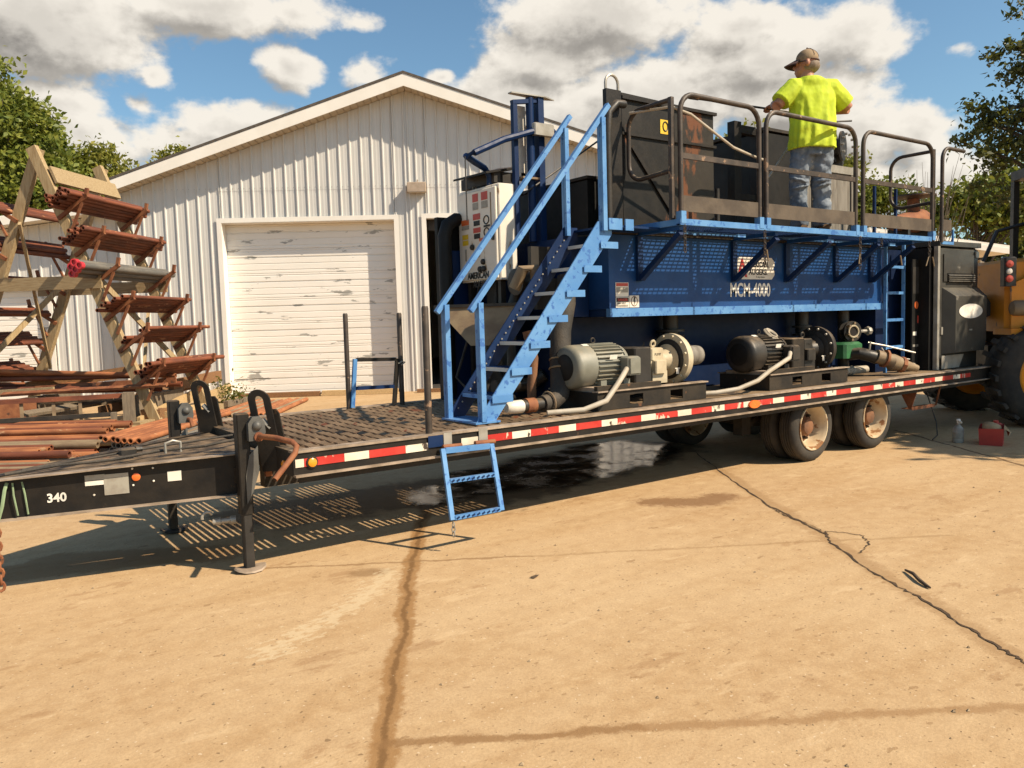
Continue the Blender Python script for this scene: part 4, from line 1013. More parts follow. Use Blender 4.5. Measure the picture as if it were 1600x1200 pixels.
# ------------------------------------------------------------------ hopper / shaker box with black panels
hp = thing('shaker_hopper', 'tall black rust-streaked steel hopper box at the left end of the walkway', 'hopper', (6.1, 6.3, 2.47))
part('front_panel', MB().prism([(5.50, 2.475), (6.82, 2.475), (6.82, 3.77), (5.50, 3.80)], (0, 5.745, 0), (1, 0, 0), (0, 0, 1), .02), 'black_box', hp)
part('side_panel', MB().bar((5.515, 5.77, 3.13), (6.22, 6.44, 3.13), 1.30, .02, side=(0, 0, 1)), 'black_box', hp)
part('side_panel', MB().box(6.80, 6.82, 5.77, 6.45, 2.475, 3.77), 'black_box', hp)
part('back_panel', MB().box(6.22, 6.795, 6.44, 6.46, 2.475, 3.80), 'black_box', hp)
part('slanted_deflector', MB().add([(5.51, 5.76, 3.785), (6.80, 5.76, 3.755), (6.80, 6.43, 3.80), (6.2, 6.43, 3.82), (5.51, 5.76, 3.80), (6.80, 5.76, 3.77), (6.80, 6.43, 3.815), (6.2, 6.43, 3.835)], [(0, 3, 2, 1), (4, 5, 6, 7), (0, 1, 5, 4), (1, 2, 6, 5), (2, 3, 7, 6), (3, 0, 4, 7)]), 'black_box', hp)
part('stiffener', MB().box(5.48, 6.84, 5.70, 5.7245, 3.40, 3.425), 'black_paint', hp)
part('stiffener', MB().bar((5.62, 5.712, 3.30), (6.3, 5.712, 2.55), .04, .02, side=(0, 0, 1)), 'black_paint', hp)
part('rim_angle', MB().box(5.48, 6.84, 5.69, 5.724, 3.735, 3.765), 'black_paint', hp)
lp_ = part('corner_post', MB().box(5.27, 5.46, 5.69, 5.74, 2.475, 3.80), 'black_paint', hp)
part('lifting_eye', MB().tube([(5.285, 5.715, 3.80)]+[tuple(p) for p in arc((5.365, 5.715, 3.86), .08, math.pi, 0, 8, (1, 0, 0), (0, 0, 1))]+[(5.445, 5.715, 3.80)], .014, 8), 'galv', lp_)
part('downpipe', MB().tube([(5.45, 5.64, 3.66), (5.33, 5.62, 3.65), (5.23, 5.62, 3.56), (5.21, 5.62, 3.35), (5.21, 5.62, 2.48)], .038, 10), 'dark_iron', hp)
part('yellow_sign', decal(MB(), (6.02, 5.722, 3.47), FX, FZ, 0, .16, 0, .14), 'sticker_yellow', hp)
part('sign_symbol', MB().ring((6.09, 5.719, 3.545), (0, 1, 0), .035, .007, 14, 5, 1.3, up=(0, 0, 1)), 'letter_black', hp)
part('sign_mark', decal(MB(), (6.13, 5.719, 3.50), FX, FZ, 0, .035, 0, .012), 'letter_black', hp)

bf = thing('equipment_gantry', 'open black square-tube frame standing on the tank left of the man', 'frame', (7.75, 6.0, 2.47))
part('upright', MB().box(7.46, 7.58, 5.96, 6.06, 2.475, 3.82), 'black_paint', bf)
part('upright', MB().box(7.86, 7.94, 5.96, 6.06, 2.475, 3.76), 'black_paint', bf)
part('top_bar', MB().box(7.585, 7.855, 5.97, 6.05, 3.70, 3.79), 'black_paint', bf)
part('cross_bar', MB().box(7.585, 7.855, 5.97, 6.05, 2.95, 3.02), 'black_paint', bf)
part('vent_pipe', MB().tube([(7.2, 6.0, 2.475), (7.2, 6.0, 3.05)], .03, 10).ring((7.2, 6.0, 2.8), (0, 0, 1), .034, .012, 12, 6), 'dark_iron', bf)
part('pale_cowl', MB().add([(7.1, 6.3, 3.05), (7.45, 6.3, 3.0), (7.45, 6.9, 3.0), (7.1, 6.9, 3.05), (7.15, 6.35, 3.32), (7.2, 6.35, 3.38), (7.2, 6.8, 3.38), (7.15, 6.8, 3.32)], [(0, 3, 2, 1), (4, 5, 6, 7), (0, 1, 5, 4), (1, 2, 6, 5), (2, 3, 7, 6), (3, 0, 4, 7)]), 'galv', bf)
bb = thing('black_cabinet', 'matte black equipment box behind the man on top of the tank', 'cabinet', (8.5, 6.3, 2.47))
part('body', MB().cbox(8.12, 9.2, 6.05, 6.9, 2.475, 3.80, .02), 'gen_black', bb)
part('lid', MB().box(8.10, 9.22, 6.03, 6.92, 3.805, 3.84), 'black_dusty', bb)
part('hasp', MB().box(8.6, 8.7, 6.035, 6.049, 3.3, 3.36), 'galv', bb)
gb = thing('grey_settling_box', 'weathered grey steel box with vertical streaks to the right of the man', 'tank', (9.55, 6.1, 2.47))
part('body', MB().box(8.78, 9.98, 5.98, 6.8, 2.475, 3.40), 'grey_box', gb)
part('rim', MB().box(8.76, 10.0, 5.96, 6.82, 3.405, 3.50), 'galv', gb)
part('gusset', MB().box(8.95, 9.02, 5.962, 5.978, 2.475, 3.40).box(9.8, 9.87, 5.962, 5.978, 2.475, 3.40), 'grey_box', gb)
vw = thing('flanged_valve', 'round black flanged valve standing on the grey box beside the man', 'valve', (9.75, 6.25, 3.5))
part('flange', MB().lathe((9.76, 6.2, 3.80), (.35, -1, 0), [(0, .19), (.03, .19), (.032, .10), (.10, .10), (.102, .19), (.13, .19)], 24), 'dark_iron', vw)
bl_ = MB()
for k in range(10): a = 2*math.pi*k/10; bl_.lathe((9.83+math.cos(a)*.15, 6.05+.02*math.cos(a), 3.80+math.sin(a)*.15), (.35, -1, 0), [(0, .018), (.03, .016)], 6)
part('bolt_ring', bl_, 'galv', vw, kind='stuff')
part('neck', MB().tube([(9.9, 6.25, 3.505), (9.92, 6.25, 3.7), (9.88, 6.22, 3.8)], .09, 12), 'dark_iron', vw)
part('lever', MB().tube([(9.70, 6.2, 4.0), (9.72, 6.18, 4.12), (10.1, 6.15, 4.17)], .014, 6), 'dark_iron', vw)

# ------------------------------------------------------------------ control panel, mast and canopy at the left end
cp = thing('control_cabinet', 'white electrical control cabinet covered in warning stickers behind the handrails', 'cabinet', (4.55, 6.7, 1.9))
CX0, CX1, CY0, CY1, CZ0, CZ1 = 4.57, 4.78, 6.50, 7.22, 2.06, 3.0
body = part('body', MB().cbox(CX0, CX1, CY0, CY1, CZ0, CZ1, .008), 'panel_white', cp)
part('door', MB().cbox(CX0-.03, CX0-.002, CY0+.02, CY1-.02, CZ0+.02, CZ1-.03, .006), 'panel_white', cp)
LU, LW = Vector((0, -1, 0)), Vector((0, 0, 1)); LO = Vector((CX0-.032, CY1-.03, CZ0))
def lbl(name, u0, u1, w0, w1, mat): part(name, decal(MB(), LO, LU, LW, u0, u1, w0, w1, .002), mat, cp)
for i, (a, b_) in enumerate(((.27, .37), (.43, .54))):
    lbl('danger_header', a, b_, .80, .88, 'sticker_red'); lbl('danger_text', a, b_, .72, .79, 'sticker_grey')
lbl('notice', .05, .19, .585, .64, 'sticker_orange'); lbl('notice_text', .05, .19, .54, .58, 'sticker_grey')
lbl('danger_header', .27, .40, .62, .68, 'sticker_red'); lbl('danger_text', .28, .39, .56, .61, 'letter_black'); lbl('danger_header', .27, .40, .49, .54, 'sticker_red'); lbl('danger_text', .28, .39, .43, .48, 'letter_black')
lbl('caution_header', .06, .17, .44, .49, 'sticker_yellow'); lbl('caution_text', .06, .17, .38, .43, 'sticker_yellow'); lbl('strip_label', .37, .52, .40, .43, 'sticker_orange')
for a in (.60, .48): part('symbol_ring', MB().ring(LO+LU*.51+LW*a+Vector((-.002, 0, 0)), (1, 0, 0), .045, .006, 16, 5, .9, up=(0, 0, 1)), 'letter_black', cp)
lbl('symbol_text', .46, .57, .53, .55, 'letter_black'); lbl('symbol_text', .46, .56, .41, .43, 'sticker_grey'); lbl('list_label', .10, .13, .22, .34, 'sticker_grey')
lbl('drip_stain', .585, .60, .40, .86, 'tan_pipe')
for u_, w_ in ((.27, .25), (.36, .17), (.46, .09), (.40, .02), (.47, .02)):
    part('selector_knob', MB().lathe(LO+LU*(u_-.02)+LW*(w_+.1), (-1, 0, 0), [(0, .03), (.02, .028), (.03, .015)], 12), 'letter_black', cp)
text('panel_lettering', 'AMERICAN', .092, LO+LU*.14+LW*.03+Vector((-.003, 0, 0)), LU, LW, 'letter_black', cp, xs=.85, bold=.003)
text('panel_lettering', 'AUGERS', .092, LO+LU*.24+LW*(-.015-.045)+Vector((-.003, 0, 0)), LU, LW, 'letter_black', cp, xs=.85, bold=.003)
part('door_latch', MB().box(CX0-.045, CX0-.031, CY0+.05, CY0+.08, 2.45, 2.55), 'dark_iron', cp)
part('rail_hook', MB().ring((CX0+.05, 6.7, CZ1+.02), (0, 1, 0), .02, .005, 10, 5).ring((CX0+.05, 7.0, CZ1+.02), (0, 1, 0), .02, .005, 10, 5), 'galv', cp)
part('cabinet_stand', MB().box(4.60, 4.66, 6.55, 6.60, ZD, CZ0-.002).box(4.60, 4.66, 7.1, 7.15, ZD, CZ0-.002).box(4.665, 4.75, 6.7, 6.9, ZD, CZ0-.002), 'dark_iron', cp)
part('conduit_drop', MB().tube([(4.65, 6.7, CZ0), (4.62, 6.68, 1.7), (4.55, 6.6, 1.2), (4.7, 6.5, .87)], .018, 8).tube([(4.65, 7.0, CZ0), (4.5, 6.95, 1.6), (4.2, 6.8, 1.1), (4.35, 6.65, .86)], .014, 8), 'hose_black', cp)
wb = thing('wall_box', 'small bright white junction box beside the blue mast', 'junction box', (5.5, 6.8, 2.8))
part('box', MB().cbox(5.52, 5.75, 6.45, 6.6, 2.66, 3.05, .01), 'panel_white', wb); part('lid', MB().box(5.54, 5.73, 6.435, 6.449, 2.68, 3.03), 'panel_white', wb); part('bracket', MB().box(5.5, 5.8, 6.61, 6.66, 2.44, 3.0), 'dark_iron', wb)
part('red_lamp', MB().lathe((5.6, 6.5, 2.655), (0, 0, -1), [(0, .025), (.03, .02)], 10), 'sticker_red', wb)
ms = thing('blue_mast', 'dark blue steel mast with a square top frame and a swing arm pointing left', 'mast', (5.0, 6.5, 2.44))
part('post', MB().box(5.06, 5.13, 6.46, 6.54, ZD, 3.87), 'blue_dark', ms)
part('post', MB().box(4.76, 4.81, 6.475, 6.525, 2.44, 3.77), 'blue_dark', ms)
part('inner_tube', MB().cyl((4.98, 6.5, 2.44), (4.98, 6.5, 3.86), .04, None, 12), 'blue_dark', ms)
part('top_plate', MB().prism([(4.74, 6.47), (5.14, 6.44), (5.30, 6.50), (5.14, 6.56), (4.74, 6.53)], (0, 0, 3.873), (1, 0, 0), (0, 1, 0), .012), 'galv', ms)
part('top_bar', MB().bar((4.76, 6.5, 3.79), (5.055, 6.5, 3.84), .05, .04, side=(0, 1, 0)), 'blue_dark', ms)
part('swing_arm', MB().tube([(5.3, 6.46, 3.50), (5.18, 6.42, 3.56), (5.0, 6.42, 3.53), (4.6, 6.42, 3.40), (4.25, 6.42, 3.24), (4.21, 6.5, 3.22), (4.36, 6.6, 3.20), (4.55, 6.7, 3.17), (4.62, 6.72, 3.1), (4.62, 6.72, 3.0)], .032, 8), 'blue_dark', ms)
part('thin_stay', MB().tube([(4.85, 6.47, 2.9), (5.9, 6.47, 3.55)], .01, 6), 'dark_iron', ms); part('thin_stay', MB().tube([(4.15, 6.43, 3.2), (4.15, 6.43, 2.6)], .006, 6), 'dark_iron', ms)
part('clamp', MB().cbox(4.95, 5.2, 6.38, 6.44, 3.48, 3.6, .01), 'galv', ms)
part('shelf_tab', MB().box(4.82, 5.03, 6.42, 6.58, 3.05, 3.07), 'tan_pipe', ms)
part('white_backing', MB().box(4.86, 5.0, 6.60, 6.62, 3.1, 3.8), 'panel_white', ms)
cn = thing('rain_canopy', 'black flat rain canopy on brackets above the white control cabinet', 'canopy', (4.7, 6.9, 3.0))
part('sheet', MB().add([(4.46, 7.15, 3.10), (4.50, 6.60, 3.10), (5.0, 6.62, 3.20), (5.05, 7.15, 3.27), (4.46, 7.15, 3.12), (4.50, 6.60, 3.12), (5.0, 6.62, 3.22), (5.05, 7.15, 3.29)], [(0, 3, 2, 1), (4, 5, 6, 7), (0, 1, 5, 4), (1, 2, 6, 5), (2, 3, 7, 6), (3, 0, 4, 7)]), 'black_paint', cn)
part('skirt', MB().box(4.62, 4.70, 6.64, 7.25, 3.03, 3.14).box(4.72, 4.92, 6.65, 6.7, 3.0, 3.14), 'guard_black', cn)
part('white_tag', MB().box(4.93, 4.98, 6.60, 6.61, 3.06, 3.14), 'letter_white', cn)
# black bin behind the stairs
bn = thing('black_bin', 'plain black steel bin at the head of the stairs', 'bin', (5.6, 6.6, 2.4))
part('body', MB().box(5.24, 5.48, 5.95, 7.2, 2.475, 2.99), 'gen_black', bn)
part('lip', MB().box(5.22, 5.49, 5.93, 7.22, 3.002, 3.03), 'black_dusty', bn)
# dark machinery and hopper below the cabinet
ch = thing('mixing_chute', 'tan rusty sheet metal chute hanging below the white control cabinet', 'chute', (4.6, 6.3, 1.5))
part('tray', MB().add([(4.05, 6.9, 1.80), (4.62, 6.3, 1.80), (4.30, 6.35, 1.42), (4.22, 6.55, 1.42)], [(0, 1, 2, 3)]).add([(4.62, 6.3, 1.80), (4.95, 6.7, 1.80), (4.42, 6.45, 1.42), (4.30, 6.35, 1.42)], [(0, 1, 2, 3)]).add([(4.05, 6.9, 1.80), (4.22, 6.55, 1.42), (4.42, 6.45, 1.42), (4.95, 6.7, 1.80)], [(0, 1, 2, 3)]), 'tan_pipe', ch)
part('rim_bar', MB().bar((4.03, 6.9, 1.81), (4.63, 6.28, 1.81), .03, .03).bar((4.63, 6.28, 1.81), (4.97, 6.7, 1.81), .03, .03), 'dark_iron', ch)
part('leg', MB().box(4.30, 4.34, 6.40, 6.44, ZD, 1.42), 'dark_iron', ch)
mx = thing('mixer_skid', 'dark pump and pipework under the stairs at the front of the tank', 'machine', (4.7, 6.4, ZD))
part('frame', MB().box(4.46, 5.0, 7.22, 7.28, ZD, 2.40), 'blue_dark', mx)
part('back_panel', MB().box(4.34, 5.0, 7.30, 7.36, ZD, 2.75), 'gen_black', mx)
part('rounded_tank', MB().tube([(4.36, 7.2, ZD+.05), (4.36, 7.2, 2.55), (4.40, 7.2, 2.66), (4.50, 7.2, 2.72), (4.75, 7.2, 2.72)], .07, 12), 'gen_black', mx)
part('motor', MB().lathe((4.55, 6.25, 2.02), (1, 0, 0), [(0, .05), (.01, .13), (.28, .13), (.30, .10), (.42, .09)], 18), 'dark_iron', mx)
part('bracket_panel', MB().box(4.72, 4.98, 6.2, 6.25, 2.1, 2.36).box(4.72, 4.98, 6.12, 6.17, 1.75, 2.05), 'guard_black', mx)
part('cast_elbow', MB().tube([(4.45, 6.12, 1.95), (4.50, 6.05, 2.12), (4.60, 6.0, 2.14), (4.64, 6.0, 1.9)], .055, 10), 'tan_pipe', mx)
part('manifold', MB().tube([(4.45, 6.5, 1.0), (4.9, 6.5, 1.0), (5.0, 6.4, 1.1)], .07, 12).tube([(4.62, 6.45, 1.0), (4.62, 6.4, 1.8), (4.75, 6.4, 2.1)], .05, 10), 'dark_iron', mx)

# suction hose and pipe stub on the deck
hz = thing('suction_hose', 'thick black suction hose curving down behind the stairs to the deck', 'hose', (4.6, 5.7, ZD))
path = [(4.90, 5.90, 2.05), (4.84, 5.84, 1.80), (4.72, 5.78, 1.55), (4.66, 5.72, 1.30), (4.61, 5.66, 1.08), (4.56, 5.62, .97), (4.47, 5.61, .915), (4.34, 5.60, .905)]
part('hose_body', MB().tube(path, [.085, .095, .10, .098, .095, .09, .08, .075], 16), 'hose_black', hz)
cl = MB()
for p, d in (((4.63, 5.69, 1.2), (.1, .13, .5)), ((4.655, 5.715, 1.28), (.1, .13, .5)), ((4.42, 5.605, .91), (1, .05, .05))): part('hose_clamp', MB().ring(p, d, .097, .009, 16, 6), 'tan_pipe', hz)
part('pipe_stub', MB().tube([(4.34, 5.60, .905), (4.0, 5.58, .905)], .055, 14), 'dark_iron', hz)
part('end_cap', MB().lathe((4.02, 5.58, .905), (-1, 0, 0), [(-.08, .058), (0, .058), (.06, .055), (.085, .04), (.09, 0)], 16), 'panel_white', hz)
part('rust_coupling', MB().lathe((4.25, 5.595, .905), (-1, 0, 0), [(0, .065), (.1, .065), (.1, .055)], 14), 'rust_steel', hz)
rr = MB().tube([(4.42, 5.85, .85), (4.42, 5.85, 1.05), (4.46, 5.86, 1.3), (4.42, 5.9, 1.55)], .045, 10)
part('riser', rr, 'hub_rust', hz)

# ------------------------------------------------------------------ pumps
def pump(dx, lab, mats, xs=1.0):
    M, F, Gd, Sk = mats
    pt = thing('centrifugal_pump', lab, 'pump', (5.35+dx, 5.55, ZD))
    b = lambda x: 4.68+dx+(x-4.68)*xs
    sx0, sx1, sy0, sy1 = b(4.68), b(6.10), 5.24, 5.90
    sk_ = MB()
    # skid channels with fork pockets
    for y0_, y1_ in ((sy0, sy0+.012), (sy1-.012, sy1)):
        cuts = [sx0, b(5.07), b(5.24), b(5.60), b(5.77), sx1]
        for i in (0, 2, 4): sk_.box(cuts[i], cuts[i+1], y0_, y1_, ZD, ZD+.16)
        for i in (1, 3): sk_.box(cuts[i], cuts[i+1], y0_, y1_, ZD, ZD+.03); sk_.box(cuts[i], cuts[i+1], y0_, y1_, ZD+.12, ZD+.16)
    sk_.box(sx0, sx0+.012, sy0+.012, sy1-.012, ZD, ZD+.16).box(sx1-.012, sx1, sy0+.012, sy1-.012, ZD, ZD+.16)
    skp = part('skid', sk_, Sk, pt)
    part('skid_flange', MB().box(sx0-.01, sx1+.01, sy0-.022, sy0+.06, ZD+.161, ZD+.172).box(sx0-.01, sx1+.01, sy1-.06, sy1+.02, ZD+.161, ZD+.172).box(sx0+.02, b(5.45), sy0+.07, sy1-.07, ZD+.16, ZD+.20), 'dusty_flange', skp)
    part('foot_rail', MB().box(sx0+.005, b(5.48), sy0+.004, sy0+.05, ZD+.173, ZD+.215), Sk, skp)
    ax = 5.56; az = 1.215; rm = .20
    mt = part('motor', MB().lathe((b(4.58), ax, az), (1, 0, 0), [(0, .10), (.004, rm*.82), (.03, rm*.97), (.06, rm), (.23, rm), (.236, rm*.90), (.58, rm*.90), (.585, rm*.96), (.63, rm*.9), (.66, rm*.6), (.70, .04)], 32), M, pt)
    fn = MB()
    for k in range(30):
        a = 2*math.pi*k/30
        c_, s_ = math.cos(a), math.sin(a)
        fn.obox((b(4.58)+.405, ax+c_*rm*.93, az+s_*rm*.93), (.165, 0, 0), (0, -s_*.004, c_*.004), (0, c_*.020, s_*.020))
    part('cooling_fins', fn, M, mt, kind='stuff')
    part('fan_grille', MB().lathe((b(4.58)-.002, ax, az), (-1, 0, 0), [(0, .12), (.003, .115), (.004, .03), (.006, 0)], 24), 'gen_black', mt)
    part('terminal_box', MB().cbox(b(5.10)-.02, b(5.10)+.14, ax-rm-.10, ax-rm+.02, az-.09, az+.08, .014), M, mt)
    part('box_lid', MB().cbox(b(5.10)-.005, b(5.10)+.125, ax-rm-.112, ax-rm-.101, az-.075, az+.065, .004), M, mt)
    part('name_plate', decal(MB(), (b(5.0)-.06, ax-rm*.92-.018, az+.06), (1, 0, 0), (0, -.25, 1), 0, .09, 0, .04), 'letter_white', mt)
    part('mounting_feet', MB().box(b(4.86), b(4.93), ax-.17, ax+.17, ZD+.201, az-.13).box(b(5.14), b(5.22), ax-.17, ax+.17, ZD+.201, az-.13), M, mt)
    part('eye_bolt', MB().ring((b(4.92), ax, az+rm+.03), (0, 1, 0), .024, .007, 12, 6), 'dark_iron', mt)
    part('warning_dot', decal(MB(), (b(4.74), ax-.075, az+rm*.94), (1, 0, 0), (0, .93, .36), 0, .07, 0, .04), 'letter_white', mt)
    part('coupling_guard', MB().cbox(b(5.30), b(5.52), ax-.16, ax+.16, ZD+.20, az+.15, .012), Gd, pt)
    be = MB().lathe((b(5.53), ax, az), (1, 0, 0), [(0, .06), (.02, .12), (.22, .12), (.25, .09), (.34, .11), (.36, .16)], 22)
    be.cbox(b(5.57), b(5.57)+.15, ax-.17, ax-.08, az-.11, az+.02, .01).box(b(5.56), b(5.56)+.20, ax-.13, ax+.13, ZD+.173, az-.09)
    be.cbox(b(5.55), b(5.55)+.17, ax-.13, ax+.10, az+.02, az+.135, .012)
    bf_ = part('bearing_frame', be, F, pt)
    part('lifting_tab', MB().ring((b(5.70), ax, az+.17), (0, 1, .2), .03, .012, 12, 6), F, bf_)
    part('grease_tab', MB().box(b(5.86), b(5.86)+.035, ax-.16, ax-.155, az-.13, az-.08).box(b(5.84), b(5.84)+.07, ax-.16, ax-.155, az-.08, az-.07), 'panel_white', bf_)
    text('cast_lettering', 'PUMP', .035, (b(5.57)+.02, ax-.131, az+.06), (1, 0, 0), (0, 0, 1), 'dark_iron', bf_)
    vr = .255
    vo = part('volute', MB().lathe((b(5.93), ax, az+.01), (1, 0, 0), [(-.01, .10), (-.008, vr*.92), (.0, vr), (.035, vr), (.037, vr*.96), (.075, vr*.96), (.11, vr*.86), (.14, vr*.6), (.16, .13), (.17, .10)], 36), F, pt)
    bo = MB()
    for k in range(12):
        a = 2*math.pi*(k+.5)/12; bo.lathe((b(5.93)-.012, ax+math.cos(a)*vr*.9, az+.01+math.sin(a)*vr*.9), (-1, 0, 0), [(-.05, .014), (.0, .014), (.014, .012)], 6)
    part('bolt_circle', bo, F if F == 'cream_iron' else 'galv', vo, kind='stuff')
    part('backplate', MB().lathe((b(5.93)-.013, ax, az+.01), (-1, 0, 0), [(0, vr*.78), (.004, vr*.76), (.006, .11)], 28), 'guard_black', vo)
    return pt, b, ax, az
p1, b1, AX, AZ = pump(0, 'grey motor driving a cream pump casing on the left black skid', ('motor_grey', 'cream_iron', 'guard_black', 'black_dusty'))
part('discharge_pipe', MB().lathe((b1(6.10), AX, AZ+.03), (1, 0, 0), [(0, .10), (.22, .10), (.25, .095), (.26, .07)], 20), 'grey_box', p1)
part('suction_riser', MB().lathe((6.45, 6.02, 1.42), (0, 0, 1), [(0, .15), (.025, .15), (.027, .09), (.06, .09), (.062, .15), (.085, .15), (.088, .08), (.245, .08)], 22), 'dark_iron', p1)
part('supply_conduit', MB().tube([(b1(5.10)-.015, AX-.27, AZ-.03), (4.98, AX-.34, AZ-.07), (4.86, 5.18, 1.06), (4.72, 5.17, .93), (4.5, 5.22, .865), (4.2, 5.35, .855)], .024, 10), 'conduit', p1)
p2, b2, _, _ = pump(2.42, 'black and dusty pump with a dark round casing on the right black skid', ('dark_iron', 'dark_iron', 'black_dusty', 'black_dusty'), 1.02)
part('discharge_nub', MB().lathe((b2(6.10), AX, AZ+.01), (1, 0, 0), [(0, .07), (.07, .06), (.09, .04), (.12, .03)], 14), 'galv', p2)
part('suction_riser', MB().lathe((8.75, 5.98, 1.36), (0, 0, 1), [(0, .12), (.025, .12), (.027, .08), (.10, .08), (.102, .12), (.125, .12), (.128, .08), (.30, .08)], 20), 'dark_iron', p2)
part('cable_coil', MB().ring((b2(5.08), AX-.04, AZ+.20), (.2, -.8, 1), .085, .013, 18, 6).ring((b2(5.08)+.005, AX-.045, AZ+.215), (.2, -.8, 1), .07, .012, 18, 6).ring((b2(5.08)+.01, AX-.05, AZ+.205), (.2, -.8, 1), .055, .012, 18, 6), 'conduit', p2)
part('supply_conduit', MB().tube([(b2(5.10)+.02, AX-.26, AZ+.02), (b2(5.0), AX-.33, AZ-.05), (7.05, 5.2, 1.05), (6.85, 5.2, .96), (6.6, 5.25, .89), (6.35, 5.33, .865), (6.2, 5.42, .86)], .024, 10), 'conduit', p2)

# ------------------------------------------------------------------ outlet valves at the right of the tank
ov = thing('outlet_manifold', 'flanged outlet, green valve body and rusty nozzle at the right foot of the tank', 'valve', (9.5, 5.6, ZD))
part('upper_flange', MB().lathe((9.42, 5.80, 1.39), (-.35, -1, 0), [(0, .13), (.035, .13), (.036, .085), (.10, .085), (.102, .13), (.13, .13)], 20), 'dark_iron', ov)
part('bore', MB().lathe((9.37, 5.665, 1.39), (-.35, -1, 0), [(0, .07), (.004, .07)], 18), 'bore_shade', ov)
part('bore_ring', MB().ring((9.365, 5.66, 1.39), (-.35, -1, 0), .072, .012, 18, 6), 'cream_iron', ov)
bt = MB()
for k in range(6): a = 2*math.pi*k/6+.3; bt.lathe((9.372+math.cos(a)*.105, 5.672-.35*math.cos(a)*.105*-.0, 1.39+math.sin(a)*.105), (-.35, -1, 0), [(-.02, .018), (.02, .016)], 6)
part('flange_bolts', bt, 'tan_pipe', ov, kind='stuff')
part('riser', MB().cyl((9.46, 5.86, ZD), (9.46, 5.86, 1.9), .07, None, 14), 'dark_iron', ov)
part('side_valve', MB().cyl((9.55, 5.76, 1.385), (9.85, 5.72, 1.385), .022, None, 8).lathe((9.78, 5.73, 1.385), (1, -.1, 0), [(0, .05), (.03, .06), (.06, .05)], 8), 'galv', ov)
part('green_body', MB().cbox(9.12, 9.52, 5.62, 5.85, 1.06, 1.26, .03), 'green_paint', ov)
part('lower_elbow', MB().tube([(9.30, 5.70, 1.10), (9.32, 5.55, 1.12), (9.42, 5.45, 1.08), (9.5, 5.42, 1.05)], .075, 14), 'dark_iron', ov)
nz_ = MB().tube([(9.46, 5.42, 1.08), (9.62, 5.33, 1.02), (9.64, 5.32, 1.0), (9.80, 5.23, .95), (9.82, 5.22, .95), (9.94, 5.15, .905)], [.085, .085, .105, .075, .06, .042], 14)
part('nozzle', nz_, 'tan_pipe', ov)
part('nozzle_collar', MB().lathe((9.55, 5.37, 1.05), (1, -.56, -.36), [(0, .115), (.03, .115), (.04, .09)], 10).lathe((9.74, 5.265, .97), (1, -.56, -.36), [(0, .10), (.05, .10), (.06, .07)], 8), 'rust_steel', ov)
part('valve_levers', MB().tube([(9.42, 5.50, 1.25), (9.62, 5.38, 1.20), (9.98, 5.2, 1.10)], .012, 6).tube([(9.55, 5.40, 1.18), (9.6, 5.36, 1.08), (9.92, 5.24, 1.02)], .010, 6).tube([(9.44, 5.5, 1.1), (9.44, 5.48, 1.26)], .014, 6), 'galv', ov)
part('clean_pipe', MB().tube([(9.0, 5.75, .90), (9.5, 5.66, .90), (9.62, 5.64, .90)], .05, 12).tube([(10.1, 5.5, .90), (10.42, 5.45, .90)], .045, 12), 'conduit', ov)
cg = MB()
for k in range(7): cg.ring((9.03+k*.055, 5.745-k*.0099, .90), (1, -.18, 0), .05, .013, 12, 6)
part('corrugated_sleeve', cg, 'conduit', ov)

# ------------------------------------------------------------------ generator cabinet
gn = thing('generator_cabinet', 'large dark grey generator enclosure with a white oval at the rear of the trailer', 'generator', (11.2, 5.9, ZD))
part('base_box', MB().cbox(10.76, 11.86, 5.30, 7.2, ZD, 2.46, .03), 'gen_grey', gn)
part('roof_cap', MB().box(10.74, 11.88, 5.28, 7.22, 2.465, 2.53), 'gen_grey', gn)
part('corner_angle', MB().box(10.70, 10.757, 5.285, 5.34, ZD, 2.46), 'galv', gn)
bx = part('front_bulge', MB().add([(10.84, 5.298, 1.04), (11.84, 5.298, 1.04), (11.84, 5.298, 1.92), (10.84, 5.298, 1.92), (10.93, 5.16, 1.06), (11.74, 5.16, 1.06), (11.80, 5.16, 1.20), (11.80, 5.16, 1.80), (10.93, 5.16, 1.80)], [(0, 4, 8, 3), (4, 5, 6, 7, 8), (1, 2, 7, 6, 5), (2, 3, 8, 7), (0, 1, 5, 4)]), 'gen_grey', gn)
part('white_oval', MB().prism([(math.cos(a)*.33, math.sin(a)*.098) for a in [2*math.pi*i/28 for i in range(28)]], (11.34, 5.157, 1.60), FX, FZ, .003), 'letter_white', bx)
part('latch', MB().box(11.30, 11.36, 5.145, 5.159, 1.34, 1.36), 'galv', bx)
part('upper_door', MB().box(10.86, 11.78, 5.285, 5.299, 2.0, 2.36), 'gen_grey', gn)
lv = part('louvre_panel', MB().box(10.95, 11.70, 5.278, 5.284, 1.99, 2.11), 'gen_black', gn)
for k in range(4): part('louvre_slat', MB().bar((10.96, 5.268, 2.005+.026*k), (11.69, 5.268, 2.005+.026*k), .022, .004, side=(0, .7, .7)), 'gen_grey', lv)
part('hinge', MB().box(11.72, 11.80, 5.27, 5.284, 2.33, 2.41).box(10.80, 10.84, 5.28, 5.297, 1.3, 1.4), 'galv', gn)
part('corner_gusset', MB().prism([(10.78, ZD+.01), (11.25, ZD+.01), (11.38, 1.02), (10.78, 1.02)], (0, 5.27, 0), FX, FZ, .01), 'galv', gn)
gk = thing('control_recess', 'black equipment cabinet with stickers between blue ladder and grey generator', 'cabinet', (10.6, 5.6, ZD))
part('body', MB().box(10.63, 10.745, 5.36, 7.0, ZD, 2.44), 'gen_black', gk)
part('front', MB().box(10.10, 10.695, 5.40, 5.42, ZD, 2.30) if False else MB().box(10.47, 10.695, 5.50, 5.52, ZD, 2.30), 'gen_black', gk)
